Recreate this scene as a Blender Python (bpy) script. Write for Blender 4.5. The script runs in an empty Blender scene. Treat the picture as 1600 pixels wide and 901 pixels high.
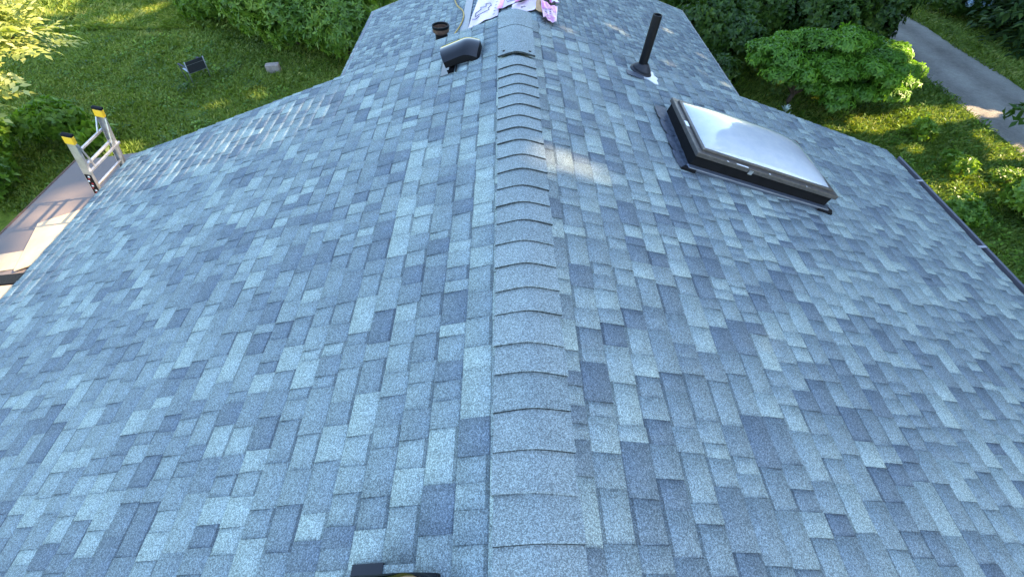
import bpy, math, random
import numpy as np
from mathutils import Vector

random.seed(7)
rng = np.random.default_rng(7)
R = math.radians
scn = bpy.context.scene
col = scn.collection

# ------------------------------------------------------------------ camera, sky, sun, exposure
CAM = (-0.06, 0.0, 1.76)
cam_d = bpy.data.cameras.new('camera')
cam_d.sensor_width = 36.0
cam_d.lens = 36.0 * 692.0 / 1600.0
cam_d.clip_start = 0.05
cam_d.clip_end = 2000
cam = bpy.data.objects.new('camera', cam_d)
cam.location = CAM
cam.rotation_euler = (R(90 - 50.88), R(0.0), R(-0.74))
col.objects.link(cam)
scn.camera = cam

SUN_ELEV = 34.0
world = bpy.data.worlds.new('World')
scn.world = world
world.use_nodes = True
wn = world.node_tree
wn.nodes.clear()
sky = wn.nodes.new('ShaderNodeTexSky')
sky.sky_type = 'NISHITA'
sky.sun_disc = False
sky.sun_elevation = R(SUN_ELEV)
sky.sun_rotation = R(90)          # sun stands towards +X
sky.air_density = 1.0
sky.dust_density = 0.6
sky.ozone_density = 1.0
bg = wn.nodes.new('ShaderNodeBackground')
bg.inputs['Strength'].default_value = 0.15
wo = wn.nodes.new('ShaderNodeOutputWorld')
wn.links.new(sky.outputs[0], bg.inputs[0])
wn.links.new(bg.outputs[0], wo.inputs[0])

sun_d = bpy.data.lights.new('sun', 'SUN')
sun_d.energy = 4.6
sun_d.angle = R(0.53)
sun_d.color = (1.0, 0.74, 0.47)
sun = bpy.data.objects.new('sun', sun_d)
sdir = Vector((math.cos(R(SUN_ELEV)), 0.0, math.sin(R(SUN_ELEV))))
sun.rotation_euler = sdir.to_track_quat('Z', 'Y').to_euler()
sun.location = (30, 0, 30)
col.objects.link(sun)

scn.view_settings.view_transform = 'Standard'
scn.view_settings.look = 'None'
scn.view_settings.gamma = 1.0
scn.view_settings.use_curve_mapping = False
scn.view_settings.exposure = 2.36

GZ = -5.2                      # ground level; the main ridge is z = 0
M13 = 1.0 / 3.0                # roof pitch 4 in 12
CA, SA = 3 / math.sqrt(10), 1 / math.sqrt(10)

# ------------------------------------------------------------------ helpers
WORLD = {}

def link(name, mesh, mat=None, parent=None, origin=(0, 0, 0), smooth=False):
    """one object; the mesh is given in world coordinates and re-based on origin"""
    o = bpy.data.objects.new(name, mesh)
    col.objects.link(o)
    og = np.array(origin, float)
    if mesh is not None:
        n = len(mesh.vertices)
        if n and np.any(og != 0):
            c = np.empty(n * 3, np.float32)
            mesh.vertices.foreach_get('co', c)
            c = c.reshape(-1, 3) - og.astype(np.float32)
            mesh.vertices.foreach_set('co', c.ravel())
        if mat is not None:
            mesh.materials.append(mat)
        if smooth:
            mesh.polygons.foreach_set('use_smooth', np.ones(len(mesh.polygons), bool))
        mesh.update()
    WORLD[o] = og
    if parent is not None:
        o.parent = parent
        o.location = Vector(og - WORLD[parent])
    else:
        o.location = Vector(og)
    return o

def empty(name, loc, label=None, cat=None, group=None):
    o = link(name, None, origin=loc)
    o.empty_display_size = 0.2
    tag(o, label, cat, group)
    return o

def tag(o, label=None, cat=None, group=None, kind=None):
    if label: o['label'] = label
    if cat: o['category'] = cat
    if group: o['group'] = group
    if kind: o['kind'] = kind
    return o

def arrays_mesh(name, verts, faces, shade=None, extra=None, uv=None):
    """fast mesh from an (N,3) array and an (M,k) array of faces"""
    me = bpy.data.meshes.new(name)
    verts = np.asarray(verts, np.float32)
    faces = np.asarray(faces, np.int32)
    m, k = faces.shape
    me.vertices.add(len(verts))
    me.vertices.foreach_set('co', verts.ravel())
    me.loops.add(m * k)
    me.loops.foreach_set('vertex_index', faces.ravel())
    me.polygons.add(m)
    me.polygons.foreach_set('loop_start', np.arange(0, m * k, k, dtype=np.int32))
    me.update(calc_edges=True)
    if shade is not None:
        a = me.attributes.new('shade', 'FLOAT', 'FACE')
        a.data.foreach_set('value', np.asarray(shade, np.float32))
    for nm, arr in (extra or {}).items():
        a = me.attributes.new(nm, 'FLOAT', 'FACE')
        a.data.foreach_set('value', np.asarray(arr, np.float32))
    if uv is not None:
        l = me.uv_layers.new(name='UVMap')
        l.data.foreach_set('uv', np.asarray(uv, np.float32).ravel())
    return me

class MB:
    """collects polygons of one mesh"""
    def __init__(s):
        s.v = []; s.f = []
    def add(s, vs, fs):
        b = len(s.v)
        s.v += [tuple(map(float, p)) for p in vs]
        s.f += [tuple(b + i for i in f) for f in fs]
    def hexa(s, p):                       # eight corners: bottom 0-3 counter-clockwise, top 4-7
        s.add(p, [(3, 2, 1, 0), (4, 5, 6, 7), (0, 1, 5, 4), (1, 2, 6, 5), (2, 3, 7, 6), (3, 0, 4, 7)])
    def box(s, a, b):
        (x0, y0, z0), (x1, y1, z1) = a, b
        s.hexa([(x0, y0, z0), (x1, y0, z0), (x1, y1, z0), (x0, y1, z0), (x0, y0, z1), (x1, y0, z1), (x1, y1, z1), (x0, y1, z1)])
    def bar(s, p, q, w, h, up=(0, 0, 1)):
        p, q = Vector(p), Vector(q)
        d = (q - p).normalized(); u = Vector(up)
        sd = d.cross(u).normalized(); u = sd.cross(d).normalized()
        a, b = sd * w / 2, u * h / 2
        s.hexa([p - a - b, p + a - b, q + a - b, q - a - b, p - a + b, p + a + b, q + a + b, q - a + b])
    def tube(s, pts, rad, n=8, cap=True):
        pts = [Vector(p) for p in pts]
        if not hasattr(rad, '__len__'): rad = [rad] * len(pts)
        b = len(s.v); prev = None
        for i, p in enumerate(pts):
            d = (pts[min(i + 1, len(pts) - 1)] - pts[max(i - 1, 0)]).normalized()
            r = d.cross(Vector((0, 0, 1)))
            if r.length < 1e-3: r = d.cross(Vector((0, 1, 0)))
            r.normalize()
            if prev is not None:
                r = (prev - d * prev.dot(d)).normalized()
            prev = r
            u = r.cross(d)
            for k in range(n):
                a = 2 * math.pi * k / n
                s.v.append(tuple(p + (r * math.cos(a) + u * math.sin(a)) * rad[i]))
        for i in range(len(pts) - 1):
            for k in range(n):
                k2 = (k + 1) % n
                s.f.append((b + i * n + k, b + i * n + k2, b + (i + 1) * n + k2, b + (i + 1) * n + k))
        if cap:
            s.f.append(tuple(b + k for k in range(n))[::-1])
            s.f.append(tuple(b + (len(pts) - 1) * n + k for k in range(n)))
    def lathe(s, c, axis, prof, n=24):    # prof: (radius, height) along the axis
        c, ax = Vector(c), Vector(axis).normalized()
        r0 = ax.cross(Vector((0, 1, 0))).normalized(); r1 = ax.cross(r0)
        b = len(s.v)
        for r, h in prof:
            for k in range(n):
                a = 2 * math.pi * k / n
                s.v.append(tuple(c + ax * h + (r0 * math.cos(a) + r1 * math.sin(a)) * r))
        for i in range(len(prof) - 1):
            for k in range(n):
                k2 = (k + 1) % n
                s.f.append((b + i * n + k, b + i * n + k2, b + (i + 1) * n + k2, b + (i + 1) * n + k))
    def grid(s, fn, us, vs):
        b = len(s.v); nu = len(us)
        for v in vs:
            for u in us: s.v.append(tuple(map(float, fn(u, v))))
        for j in range(len(vs) - 1):
            for i in range(nu - 1):
                s.f.append((b + j * nu + i, b + j * nu + i + 1, b + (j + 1) * nu + i + 1, b + (j + 1) * nu + i))
    def mesh(s, name):
        me = bpy.data.meshes.new(name); me.from_pydata(s.v, [], s.f); me.update(); return me
    def build(s, name, mat, parent=None, origin=None, smooth=False, bevel=0):
        og = origin if origin is not None else tuple(np.array(s.v).mean(axis=0))
        o = link(name, s.mesh(name), mat, parent, og, smooth)
        if bevel:
            m = o.modifiers.new('bevel', 'BEVEL'); m.width = bevel; m.segments = 2; m.limit_method = 'ANGLE'
        return o

# ------------------------------------------------------------------ materials
def new_mat(name):
    m = bpy.data.materials.new(name); m.use_nodes = True
    nt = m.node_tree; nt.nodes.clear()
    out = nt.nodes.new('ShaderNodeOutputMaterial')
    b = nt.nodes.new('ShaderNodeBsdfPrincipled')
    nt.links.new(b.outputs[0], out.inputs[0])
    return m, nt, b, out

def node(nt, typ, **kw):
    n = nt.nodes.new(typ)
    for k, v in kw.items():
        if k in n.inputs: n.inputs[k].default_value = v
        else: setattr(n, k, v)
    return n

def ramp(nt, src, stops, interp='LINEAR'):
    r = nt.nodes.new('ShaderNodeValToRGB'); r.color_ramp.interpolation = interp
    e = r.color_ramp.elements
    while len(e) < len(stops): e.new(0.5)
    for el, (p, c) in zip(e, stops):
        el.position = p; el.color = (*c, 1)
    nt.links.new(src, r.inputs[0]); return r

def math_n(nt, op, a, b=None, c=None):
    n = nt.nodes.new('ShaderNodeMath'); n.operation = op
    for i, x in enumerate((a, b, c)):
        if x is None: continue
        if isinstance(x, (int, float)): n.inputs[i].default_value = x
        else: nt.links.new(x, n.inputs[i])
    return n.outputs[0]

def mix_rgb(nt, fac, a, b, mode='MIX'):
    n = nt.nodes.new('ShaderNodeMix'); n.data_type = 'RGBA'; n.blend_type = mode
    for idx, x in ((0, fac), (6, a), (7, b)):
        if isinstance(x, (int, float)): n.inputs[idx].default_value = x
        elif isinstance(x, tuple): n.inputs[idx].default_value = (*x, 1)
        else: nt.links.new(x, n.inputs[idx])
    return n.outputs[2]

def simple(name, colr, rough=0.6, metal=0.0, spec=0.5, noise=0.0, nscale=8.0, bump=0.0, coat=0.0):
    m, nt, b, out = new_mat(name)
    b.inputs['Roughness'].default_value = rough
    b.inputs['Metallic'].default_value = metal
    b.inputs['Specular IOR Level'].default_value = spec
    b.inputs['Coat Weight'].default_value = coat
    if noise or bump:
        tc = node(nt, 'ShaderNodeTexCoord')
        nz = node(nt, 'ShaderNodeTexNoise', Scale=nscale, Detail=6.0, Roughness=0.65)
        nt.links.new(tc.outputs['Object'], nz.inputs['Vector'])
        lo = tuple(c * (1 - noise) for c in colr); hi = tuple(min(1, c * (1 + noise)) for c in colr)
        r = ramp(nt, nz.outputs[0], [(0.3, lo), (0.7, hi)])
        nt.links.new(r.outputs[0], b.inputs['Base Color'])
        if bump:
            bp = node(nt, 'ShaderNodeBump', Strength=bump, Distance=0.01)
            nt.links.new(nz.outputs[0], bp.inputs['Height']); nt.links.new(bp.outputs[0], b.inputs['Normal'])
    else:
        b.inputs['Base Color'].default_value = (*colr, 1)
    return m

def shingle_material(name, dark, mid, light):
    m, nt, b, out = new_mat(name)
    uv = node(nt, 'ShaderNodeUVMap', uv_map='UVMap')
    sh = node(nt, 'ShaderNodeAttribute', attribute_name='shade')
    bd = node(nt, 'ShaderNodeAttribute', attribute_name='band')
    mo = node(nt, 'ShaderNodeTexNoise', Scale=38.0, Detail=4.0, Roughness=0.7)
    nt.links.new(uv.outputs[0], mo.inputs['Vector'])
    shv = math_n(nt, 'ADD', sh.outputs['Fac'], math_n(nt, 'MULTIPLY_ADD', mo.outputs[0], 0.5, -0.25))
    base = ramp(nt, shv, [(0.0, dark), (0.45, mid), (1.0, light)])
    # coloured mineral granules, a few millimetres each
    vo = node(nt, 'ShaderNodeTexVoronoi', Scale=290.0)
    nt.links.new(uv.outputs[0], vo.inputs['Vector'])
    sep = node(nt, 'ShaderNodeSeparateColor')
    nt.links.new(vo.outputs['Color'], sep.inputs[0])
    n2 = node(nt, 'ShaderNodeTexNoise', Scale=140.0, Detail=3.0)
    nt.links.new(uv.outputs[0], n2.inputs['Vector'])
    g = math_n(nt, 'ADD', math_n(nt, 'MULTIPLY', math_n(nt, 'POWER', sep.outputs[0], 1.6), 1.1), math_n(nt, 'MULTIPLY', n2.outputs[0], 0.7))
    g = math_n(nt, 'ADD', g, 0.225)
    # the granule drop varies gently over the sheet
    n3 = node(nt, 'ShaderNodeTexNoise', Scale=5.0, Detail=4.0)
    nt.links.new(uv.outputs[0], n3.inputs['Vector'])
    g = math_n(nt, 'MULTIPLY', g, math_n(nt, 'MULTIPLY_ADD', n3.outputs[0], 0.35, 0.82))
    # dark granule stripe printed on the lower layer, plus painted contact shade under butts
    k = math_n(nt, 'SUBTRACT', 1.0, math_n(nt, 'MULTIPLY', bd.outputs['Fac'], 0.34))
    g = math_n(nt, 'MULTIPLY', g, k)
    cmb = node(nt, 'ShaderNodeCombineColor')
    for i in range(3): nt.links.new(g, cmb.inputs[i])
    c = mix_rgb(nt, 1.0, base.outputs[0], cmb.outputs[0], 'MULTIPLY')
    nt.links.new(c, b.inputs['Base Color'])
    b.inputs['Roughness'].default_value = 0.9
    b.inputs['Specular IOR Level'].default_value = 0.25
    bp = node(nt, 'ShaderNodeBump', Strength=0.5, Distance=0.002)
    nt.links.new(sep.outputs[0], bp.inputs['Height']); nt.links.new(bp.outputs[0], b.inputs['Normal'])
    return m

def leaf_material(name, dark, mid, light, trans=0.35, rough=0.45, k=(1.2, 1.3, 0.72)):
    dark, mid, light = [tuple(min(.8, c * q) for c, q in zip(col_, k)) for col_ in (dark, mid, light)]
    m, nt, b, out = new_mat(name)
    sh = node(nt, 'ShaderNodeAttribute', attribute_name='shade')
    base = ramp(nt, sh.outputs['Fac'], [(0.0, dark), (0.5, mid), (1.0, light)])
    nt.links.new(base.outputs[0], b.inputs['Base Color'])
    b.inputs['Roughness'].default_value = rough
    b.inputs['Specular IOR Level'].default_value = 0.4
    tr = node(nt, 'ShaderNodeBsdfTranslucent')
    tc = mix_rgb(nt, 1.0, base.outputs[0], (1.25, 1.3, 0.55), 'MULTIPLY')
    nt.links.new(tc, tr.inputs[0])
    mx = node(nt, 'ShaderNodeMixShader'); mx.inputs[0].default_value = trans
    nt.links.new(b.outputs[0], mx.inputs[1]); nt.links.new(tr.outputs[0], mx.inputs[2])
    nt.links.new(mx.outputs[0], out.inputs[0])
    return m

MAT = {}
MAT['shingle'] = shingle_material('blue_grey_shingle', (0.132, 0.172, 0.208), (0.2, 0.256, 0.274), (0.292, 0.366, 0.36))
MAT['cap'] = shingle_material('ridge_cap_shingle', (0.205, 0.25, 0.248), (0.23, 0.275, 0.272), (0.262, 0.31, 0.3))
MAT['deck'] = simple('asphalt_underlay', (0.02, 0.022, 0.028), 0.9)
MAT['wall'] = simple('painted_siding', (0.42, 0.44, 0.43), 0.7, noise=0.1)
MAT['gutter'] = simple('painted_gutter_metal', (0.13, 0.125, 0.14), 0.4, noise=0.08, nscale=20)
MAT['gutter_in'] = simple('dark_mottled_brown', (0.06, 0.055, 0.05), 0.9, noise=0.4, nscale=30)
MAT['strap'] = simple('white_hanger', (0.33, 0.33, 0.34), 0.45)
MAT['drip'] = simple('lilac_grey_drip_edge', (0.2, 0.19, 0.23), 0.4, metal=0.2)
MAT['black_gloss'] = simple('black_enamelled_metal', (0.004, 0.004, 0.005), 0.02, spec=0.55)
MAT['black_matt'] = simple('black_plastic', (0.006, 0.006, 0.007), 0.6, spec=0.15)
MAT['pipe'] = simple('black_abs_pipe', (0.007, 0.007, 0.008), 0.45, spec=0.2, noise=0.3, nscale=30)
MAT['rubber'] = simple('grey_black_rubber_boot', (0.03, 0.031, 0.037), 0.6, spec=0.25, noise=0.2, nscale=40)
MAT['alu'] = simple('bare_aluminium', (0.5, 0.505, 0.51), 0.38, metal=0.85, noise=0.25, nscale=14)
MAT['white_flash'] = simple('white_flashing_sheet', (0.5, 0.52, 0.53), 0.35, noise=0.1, nscale=30)
MAT['bronze'] = simple('weathered_bronze_frame', (0.1, 0.088, 0.078), 0.45, metal=0.35, noise=0.3, nscale=25, bump=0.2)
MAT['curb'] = simple('black_curb_membrane', (0.007, 0.007, 0.008), 0.7, spec=0.12, noise=0.3, nscale=10)
MAT['membrane'] = simple('creased_flashing_membrane', (0.06, 0.075, 0.1), 0.6, noise=0.5, nscale=25, bump=0.8)
MAT['steel_trim'] = simple('blue_grey_steel_apron', (0.13, 0.15, 0.19), 0.35, metal=0.5, noise=0.15, nscale=12)
MAT['rust'] = simple('rusty_brown_collar', (0.13, 0.075, 0.05), 0.6, metal=0.3, noise=0.4, nscale=20)
MAT['sticker'] = simple('white_sticker', (0.85, 0.85, 0.85), 0.5)
MAT['roll'] = simple('brown_grey_roll_roofing', (0.17, 0.14, 0.125), 0.95, noise=0.18, nscale=220)
MAT['ply'] = simple('plywood', (0.56, 0.4, 0.24), 0.7, noise=0.12, nscale=5)
MAT['yellow'] = simple('yellow_plastic_cap', (0.85, 0.5, 0.02), 0.45)
MAT['red_print'] = simple('red_warning_print', (0.4, 0.03, 0.03), 0.5)
MAT['wrap_white'] = simple('white_plastic_wrapper', (0.56, 0.43, 0.55), 0.3, noise=0.06, nscale=10)
MAT['wrap_pink'] = simple('pink_printed_plastic', (0.75, 0.16, 0.42), 0.3, noise=0.15, nscale=20)
MAT['wrap_rose'] = simple('rose_plastic_wrapper', (0.72, 0.4, 0.58), 0.3, noise=0.12, nscale=16)
MAT['wrap_black'] = simple('black_printed_plastic', (0.03, 0.025, 0.035), 0.35)
MAT['card'] = simple('brown_cardboard', (0.5, 0.3, 0.14), 0.8, noise=0.15)
MAT['rope'] = simple('tan_rope', (0.45, 0.32, 0.1), 0.8, noise=0.2, nscale=60)
MAT['stone'] = simple('pale_concrete_block', (0.3, 0.26, 0.23), 0.9, noise=0.25, nscale=12)
MAT['fabric'] = simple('charcoal_mesh_fabric', (0.028, 0.032, 0.04), 0.8, noise=0.2, nscale=60)
MAT['chair_tube'] = simple('pale_steel_tube', (0.3, 0.33, 0.36), 0.4, metal=0.4)
MAT['bark'] = simple('brown_bark', (0.09, 0.065, 0.05), 0.9, noise=0.4, nscale=12, bump=0.5)
MAT['seal'] = simple('black_roof_cement', (0.006, 0.006, 0.007), 0.6, spec=0.15, bump=0.5, nscale=60, noise=0.2)

MAT['rhodo'] = leaf_material('rhododendron_leaf', (0.03, 0.065, 0.015), (0.085, 0.165, 0.03), (0.22, 0.3, 0.065), 0.2, 0.4)
MAT['lush'] = leaf_material('broad_green_leaf', (0.035, 0.07, 0.016), (0.085, 0.165, 0.03), (0.22, 0.31, 0.06), 0.35)
MAT['maple'] = leaf_material('green_maple_leaf', (0.045, 0.1, 0.016), (0.095, 0.2, 0.03), (0.18, 0.31, 0.05), 0.35)
MAT['dark_leaf'] = leaf_material('dark_understorey_leaf', (0.018, 0.042, 0.012), (0.055, 0.11, 0.024), (0.17, 0.24, 0.055), 0.3, k=(.85, .95, .6))
MAT['walnut'] = leaf_material('pale_compound_leaf', (0.15, 0.2, 0.05), (0.36, 0.42, 0.12), (0.58, 0.6, 0.28), 0.4, k=(1, 1, 1))
MAT['fir'] = leaf_material('dark_conifer_spray', (0.012, 0.03, 0.014), (0.03, 0.06, 0.025), (0.07, 0.11, 0.04), 0.15)
MAT['shade_leaf'] = leaf_material('alder_leaf', (0.02, 0.045, 0.014), (0.04, 0.085, 0.022), (0.08, 0.14, 0.035), 0.1)
MAT['grass'] = leaf_material('lawn_blade', (0.075, 0.115, 0.018), (0.18, 0.225, 0.042), (0.42, 0.36, 0.15), 0.3, 0.6, k=(0.98, 1.14, 0.72))
MAT['blossom'] = leaf_material('blue_white_blossom', (0.25, 0.4, 0.62), (0.42, 0.58, 0.75), (0.7, 0.8, 0.88), 0.3, 0.7, k=(1, 1, 1))

def ground_material():
    m, nt, b, out = new_mat('lawn_soil')
    tc = node(nt, 'ShaderNodeTexCoord')
    n1 = node(nt, 'ShaderNodeTexNoise', Scale=0.45, Detail=6.0, Roughness=0.6)
    n2 = node(nt, 'ShaderNodeTexNoise', Scale=9.0, Detail=6.0, Roughness=0.7)
    for n in (n1, n2): nt.links.new(tc.outputs['Object'], n.inputs['Vector'])
    a = ramp(nt, n2.outputs[0], [(0.25, (0.05, 0.08, 0.01)), (0.5, (0.11, 0.165, 0.022)), (0.75, (0.17, 0.21, 0.035))])
    d = ramp(nt, n2.outputs[0], [(0.3, (0.09, 0.075, 0.04)), (0.7, (0.2, 0.165, 0.1))])
    f = ramp(nt, n1.outputs[0], [(0.6, (0, 0, 0)), (0.72, (1, 1, 1))])
    c = mix_rgb(nt, math_n(nt, 'MULTIPLY', f.outputs[0], 0.75), a.outputs[0], d.outputs[0])
    nt.links.new(c, b.inputs['Base Color'])
    b.inputs['Roughness'].default_value = 0.95
    b.inputs['Specular IOR Level'].default_value = 0.1
    bp = node(nt, 'ShaderNodeBump', Strength=0.8, Distance=0.06)
    nt.links.new(n2.outputs[0], bp.inputs['Height']); nt.links.new(bp.outputs[0], b.inputs['Normal'])
    return m
MAT['ground'] = ground_material()

def gravel_material():
    m, nt, b, out = new_mat('grey_gravel')
    tc = node(nt, 'ShaderNodeTexCoord'); uv = node(nt, 'ShaderNodeUVMap', uv_map='UVMap')
    n1 = node(nt, 'ShaderNodeTexNoise', Scale=9.0, Detail=10.0, Roughness=0.9)
    n2 = node(nt, 'ShaderNodeTexNoise', Scale=0.9, Detail=6.0, Roughness=0.7)
    for n in (n1, n2): nt.links.new(tc.outputs['Object'], n.inputs['Vector'])
    sx = node(nt, 'ShaderNodeSeparateXYZ'); nt.links.new(uv.outputs[0], sx.inputs[0])
    # two pale wheel tracks with a darker crown between them (u runs 0..1 across)
    w = math_n(nt, 'SINE', math_n(nt, 'MULTIPLY', sx.outputs[0], 4 * math.pi))
    w = math_n(nt, 'MULTIPLY_ADD', w, -0.16, 0.5)
    s = math_n(nt, 'ADD', math_n(nt, 'MULTIPLY', n1.outputs[0], 0.55), math_n(nt, 'MULTIPLY', w, 0.35))
    s = math_n(nt, 'ADD', s, math_n(nt, 'MULTIPLY', n2.outputs[0], 0.3))
    c = ramp(nt, s, [(0.38, (0.1, 0.092, 0.075)), (0.58, (0.27, 0.25, 0.21)), (0.78, (0.46, 0.43, 0.36))])
    nt.links.new(c.outputs[0], b.inputs['Base Color'])
    b.inputs['Roughness'].default_value = 0.95
    bp = node(nt, 'ShaderNodeBump', Strength=1.0, Distance=0.05)
    nt.links.new(n1.outputs[0], bp.inputs['Height']); nt.links.new(bp.outputs[0], b.inputs['Normal'])
    return m
MAT['gravel'] = gravel_material()

# ------------------------------------------------------------------ ground and driveway
def drive_left(y):  return 13.75 + 0.03 * (y - 12)
def drive_right(y): return drive_left(y) + 2.75 - 0.06 * (y - 12)
def ground_z(x, y):
    near = np.clip((np.abs(x - (drive_left(y) + 1.3)) - 2.2) / 2.0, 0, 1)
    return GZ + near * (0.07 * np.sin(x * 0.7 + 1.3) * np.sin(y * 0.55) + 0.04 * np.sin(x * 1.9 + y * 1.3))

ax = np.concatenate([[-500, -200, -90, -50], np.arange(-36, 36.1, 0.5), [50, 90, 200, 500]])
xx, yy = np.meshgrid(ax, ax + 8)
zz = ground_z(xx, yy); far = (np.abs(xx) > 37) | (np.abs(yy - 8) > 37); zz[far] = GZ
n = len(ax)
idx = np.arange(n * n).reshape(n, n)
gq = np.stack([idx[:-1, :-1], idx[:-1, 1:], idx[1:, 1:], idx[1:, :-1]], -1).reshape(-1, 4)
g = link('ground', arrays_mesh('ground', np.stack([xx, yy, zz], -1).reshape(-1, 3), gq), MAT['ground'], smooth=True)
tag(g, 'mown green lawn with bare patches around the house', 'ground', kind='structure')

ys = np.arange(-30, 60.1, 0.5); us = np.linspace(0, 1, 9)
dv = np.array([[drive_left(y) + (drive_right(y) - drive_left(y)) * u + (0.05 * math.sin(y * 1.3) + .04 * math.sin(y * 3.1) if u in (0, 1) else 0), y, GZ + 0.012 + 0.03 * math.sin(math.pi * u)] for y in ys for u in us])
di = np.arange(len(ys) * 9).reshape(len(ys), 9)
dq = np.stack([di[:-1, :-1], di[:-1, 1:], di[1:, 1:], di[1:, :-1]], -1).reshape(-1, 4)
duv = np.array([[u, y * 0.3] for y in ys for u in us])[dq.ravel()]
d = link('driveway', arrays_mesh('driveway', dv, dq, uv=duv), MAT['gravel'], smooth=True)
tag(d, 'grey gravel driveway running past the right side of the house', 'driveway', kind='structure')

# ------------------------------------------------------------------ the house
house = empty('house', (0, 0, GZ), 'low house with blue-grey shingled gable roofs, a skylight and a lower wing', 'house')
EAVE, RAKE, BACK = 5.0, 5.1, -3.2
EXPO = 0.143

fwd = np.array([0.0, math.cos(R(50.88)), -math.sin(R(50.88))]); upv = np.array([0.0, math.sin(R(50.88)), math.cos(R(50.88))])
def screen_area(p4):                       # apparent size, only used to choose which shingles stay single objects
    d = np.asarray(p4) - np.array(CAM); z = d @ fwd
    if z.min() < 0.3: return 0
    q = np.stack([d[:, 0] / z, d @ upv / z], -1)
    if np.abs(q[:, 0]).min() > 1.156 or np.abs(q[:, 1]).min() > 0.65: return 0
    a = 0
    for i in range(4):
        j = (i + 1) % 4; a += q[i, 0] * q[j, 1] - q[j, 0] * q[i, 1]
    return abs(a) / 2

def shingle_cells(length, y0, y1, r):
    """cells (u0, u1, s0, s1, raised, shade, band) of a laminated shingle field"""
    out = []
    nc = int(round(length / EXPO))
    for k in range(nc):
        u = y0 - r.uniform(0, 0.3); raised = r.random() < 0.5
        prev = 0.4
        while u < y1:
            w = r.choice([0.075, 0.1, 0.115, 0.13, 0.15, 0.165, 0.2, 0.235]) * r.uniform(0.9, 1.1)
            a, b = max(u, y0), min(u + w, y1)
            if b - a > 0.02:
                t = r.random()
                sh = 0.06 if t < 0.16 else 0.34 if t < 0.48 else 0.56 if t < 0.82 else 0.95
                sh = min(1, max(0, sh + r.gauss(0, 0.07)))
                if abs(sh - prev) < 0.08: sh = min(1, max(0, sh + r.choice((-0.14, 0.16))))
                prev = sh
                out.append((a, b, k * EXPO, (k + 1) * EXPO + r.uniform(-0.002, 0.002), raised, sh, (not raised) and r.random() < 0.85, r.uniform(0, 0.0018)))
            u += w
            raised = (not raised) if r.random() < 0.86 else raised
    return out

def cell_geo(c, side, rx, rz):
    """verts / quads / uv / shade / band of one cell on a slope that falls away to side (-1 left, 1 right) from the ridge (rx, rz)"""
    u0, u1, s0, s1, raised, sh, band, lift = c
    hb = (0.0105 if raised else 0.0062) + lift
    ha = 0.0012
    def P(u, s, h): return (rx + side * (s * CA + h * SA), u, rz - s * SA + h * CA)
    st = s0 - 0.006; sm = s0 + (0.022 if not raised else 0.009)
    hm = ha + (hb - ha) * (sm - st) / (s1 - st)
    V = [P(u0, st, ha), P(u1, st, ha), P(u0, sm, hm), P(u1, sm, hm), P(u0, s1, hb), P(u1, s1, hb), P(u0, s1, -0.003), P(u1, s1, -0.003), P(u0, st, -0.003), P(u1, st, -0.003)]
    F = [(0, 1, 3, 2), (2, 3, 5, 4), (4, 5, 7, 6), (0, 2, 4, 6), (1, 7, 5, 3)]
    if side > 0: F = [f[::-1] for f in F]
    us = {0: (u0, st), 1: (u1, st), 2: (u0, sm), 3: (u1, sm), 4: (u0, s1), 5: (u1, s1), 6: (u0, s1 + .012), 7: (u1, s1 + .012)}
    UV = [(us[i][0], us[i][1] + (20 if side > 0 else 0)) for f in F for i in f]
    B = [1.25 if band else 0.9 if raised else 0.3, 0, 2.4, 2.2, 2.2]       # raised and unprinted heads get painted contact shade; cut edges show black asphalt
    return V, F, UV, [sh] * 5, B

def field_mesh(name, cells, side, rx, rz):
    V, F, U, S, B = [], [], [], [], []
    for c in cells:
        v, f, u, s, b = cell_geo(c, side, rx, rz)
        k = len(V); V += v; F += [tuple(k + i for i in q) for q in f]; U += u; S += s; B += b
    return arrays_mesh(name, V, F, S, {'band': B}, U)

def roof_plane(name, side, rx, rz, half, y0, y1, n_single, seed, label, taken=()):
    r = random.Random(seed)
    mb = MB()                                           # the sheathing the shingles are nailed on
    x1 = rx + side * half; z1 = rz - half * M13; t = 0.035
    p = [(rx, y0), (x1, y0), (x1, y1), (rx, y1)]
    zt = [rz, z1, z1, rz]
    pts = [(x, y, z - t) for (x, y), z in zip(p, zt)] + [(x, y, z - 0.001) for (x, y), z in zip(p, zt)]
    if side < 0: pts = [pts[i] for i in (1, 0, 3, 2, 5, 4, 7, 6)]
    mb.hexa(pts)
    deck = mb.build(name, MAT['deck'], house, origin=(rx, y0, rz))
    deck['label'] = label
    cells = [c for c in shingle_cells(half / CA + 0.02, y0, y1 + 0.012, r)]
    if n_single:
        def ar(c):
            v = cell_geo(c, side, rx, rz)[0]
            return screen_area([v[0], v[1], v[5], v[4]])
        order = sorted(range(len(cells)), key=lambda i: -ar(cells[i]))
        pick = set(order[:n_single])
    else: pick = set()
    for i in sorted(pick):
        v, f, u, s, b = cell_geo(cells[i], side, rx, rz)
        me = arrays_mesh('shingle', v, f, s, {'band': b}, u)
        link('shingle', me, MAT['shingle'], deck, origin=tuple(np.mean(v, axis=0)))
    rest = [c for i, c in enumerate(cells) if i not in pick]
    fo = link('shingle_field', field_mesh('shingle_field', rest, side, rx, rz), MAT['shingle'], deck, origin=(rx, y0, rz))
    fo['kind'] = 'stuff'
    return deck

roof_l = roof_plane('roof_plane', -1, 0, 0, EAVE, BACK, RAKE, 150, 11, 'left slope of the near gable roof')
roof_r = roof_plane('roof_plane', 1, 0, 0, EAVE, BACK, RAKE, 150, 12, 'right slope of the near gable roof with the skylight')
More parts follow.
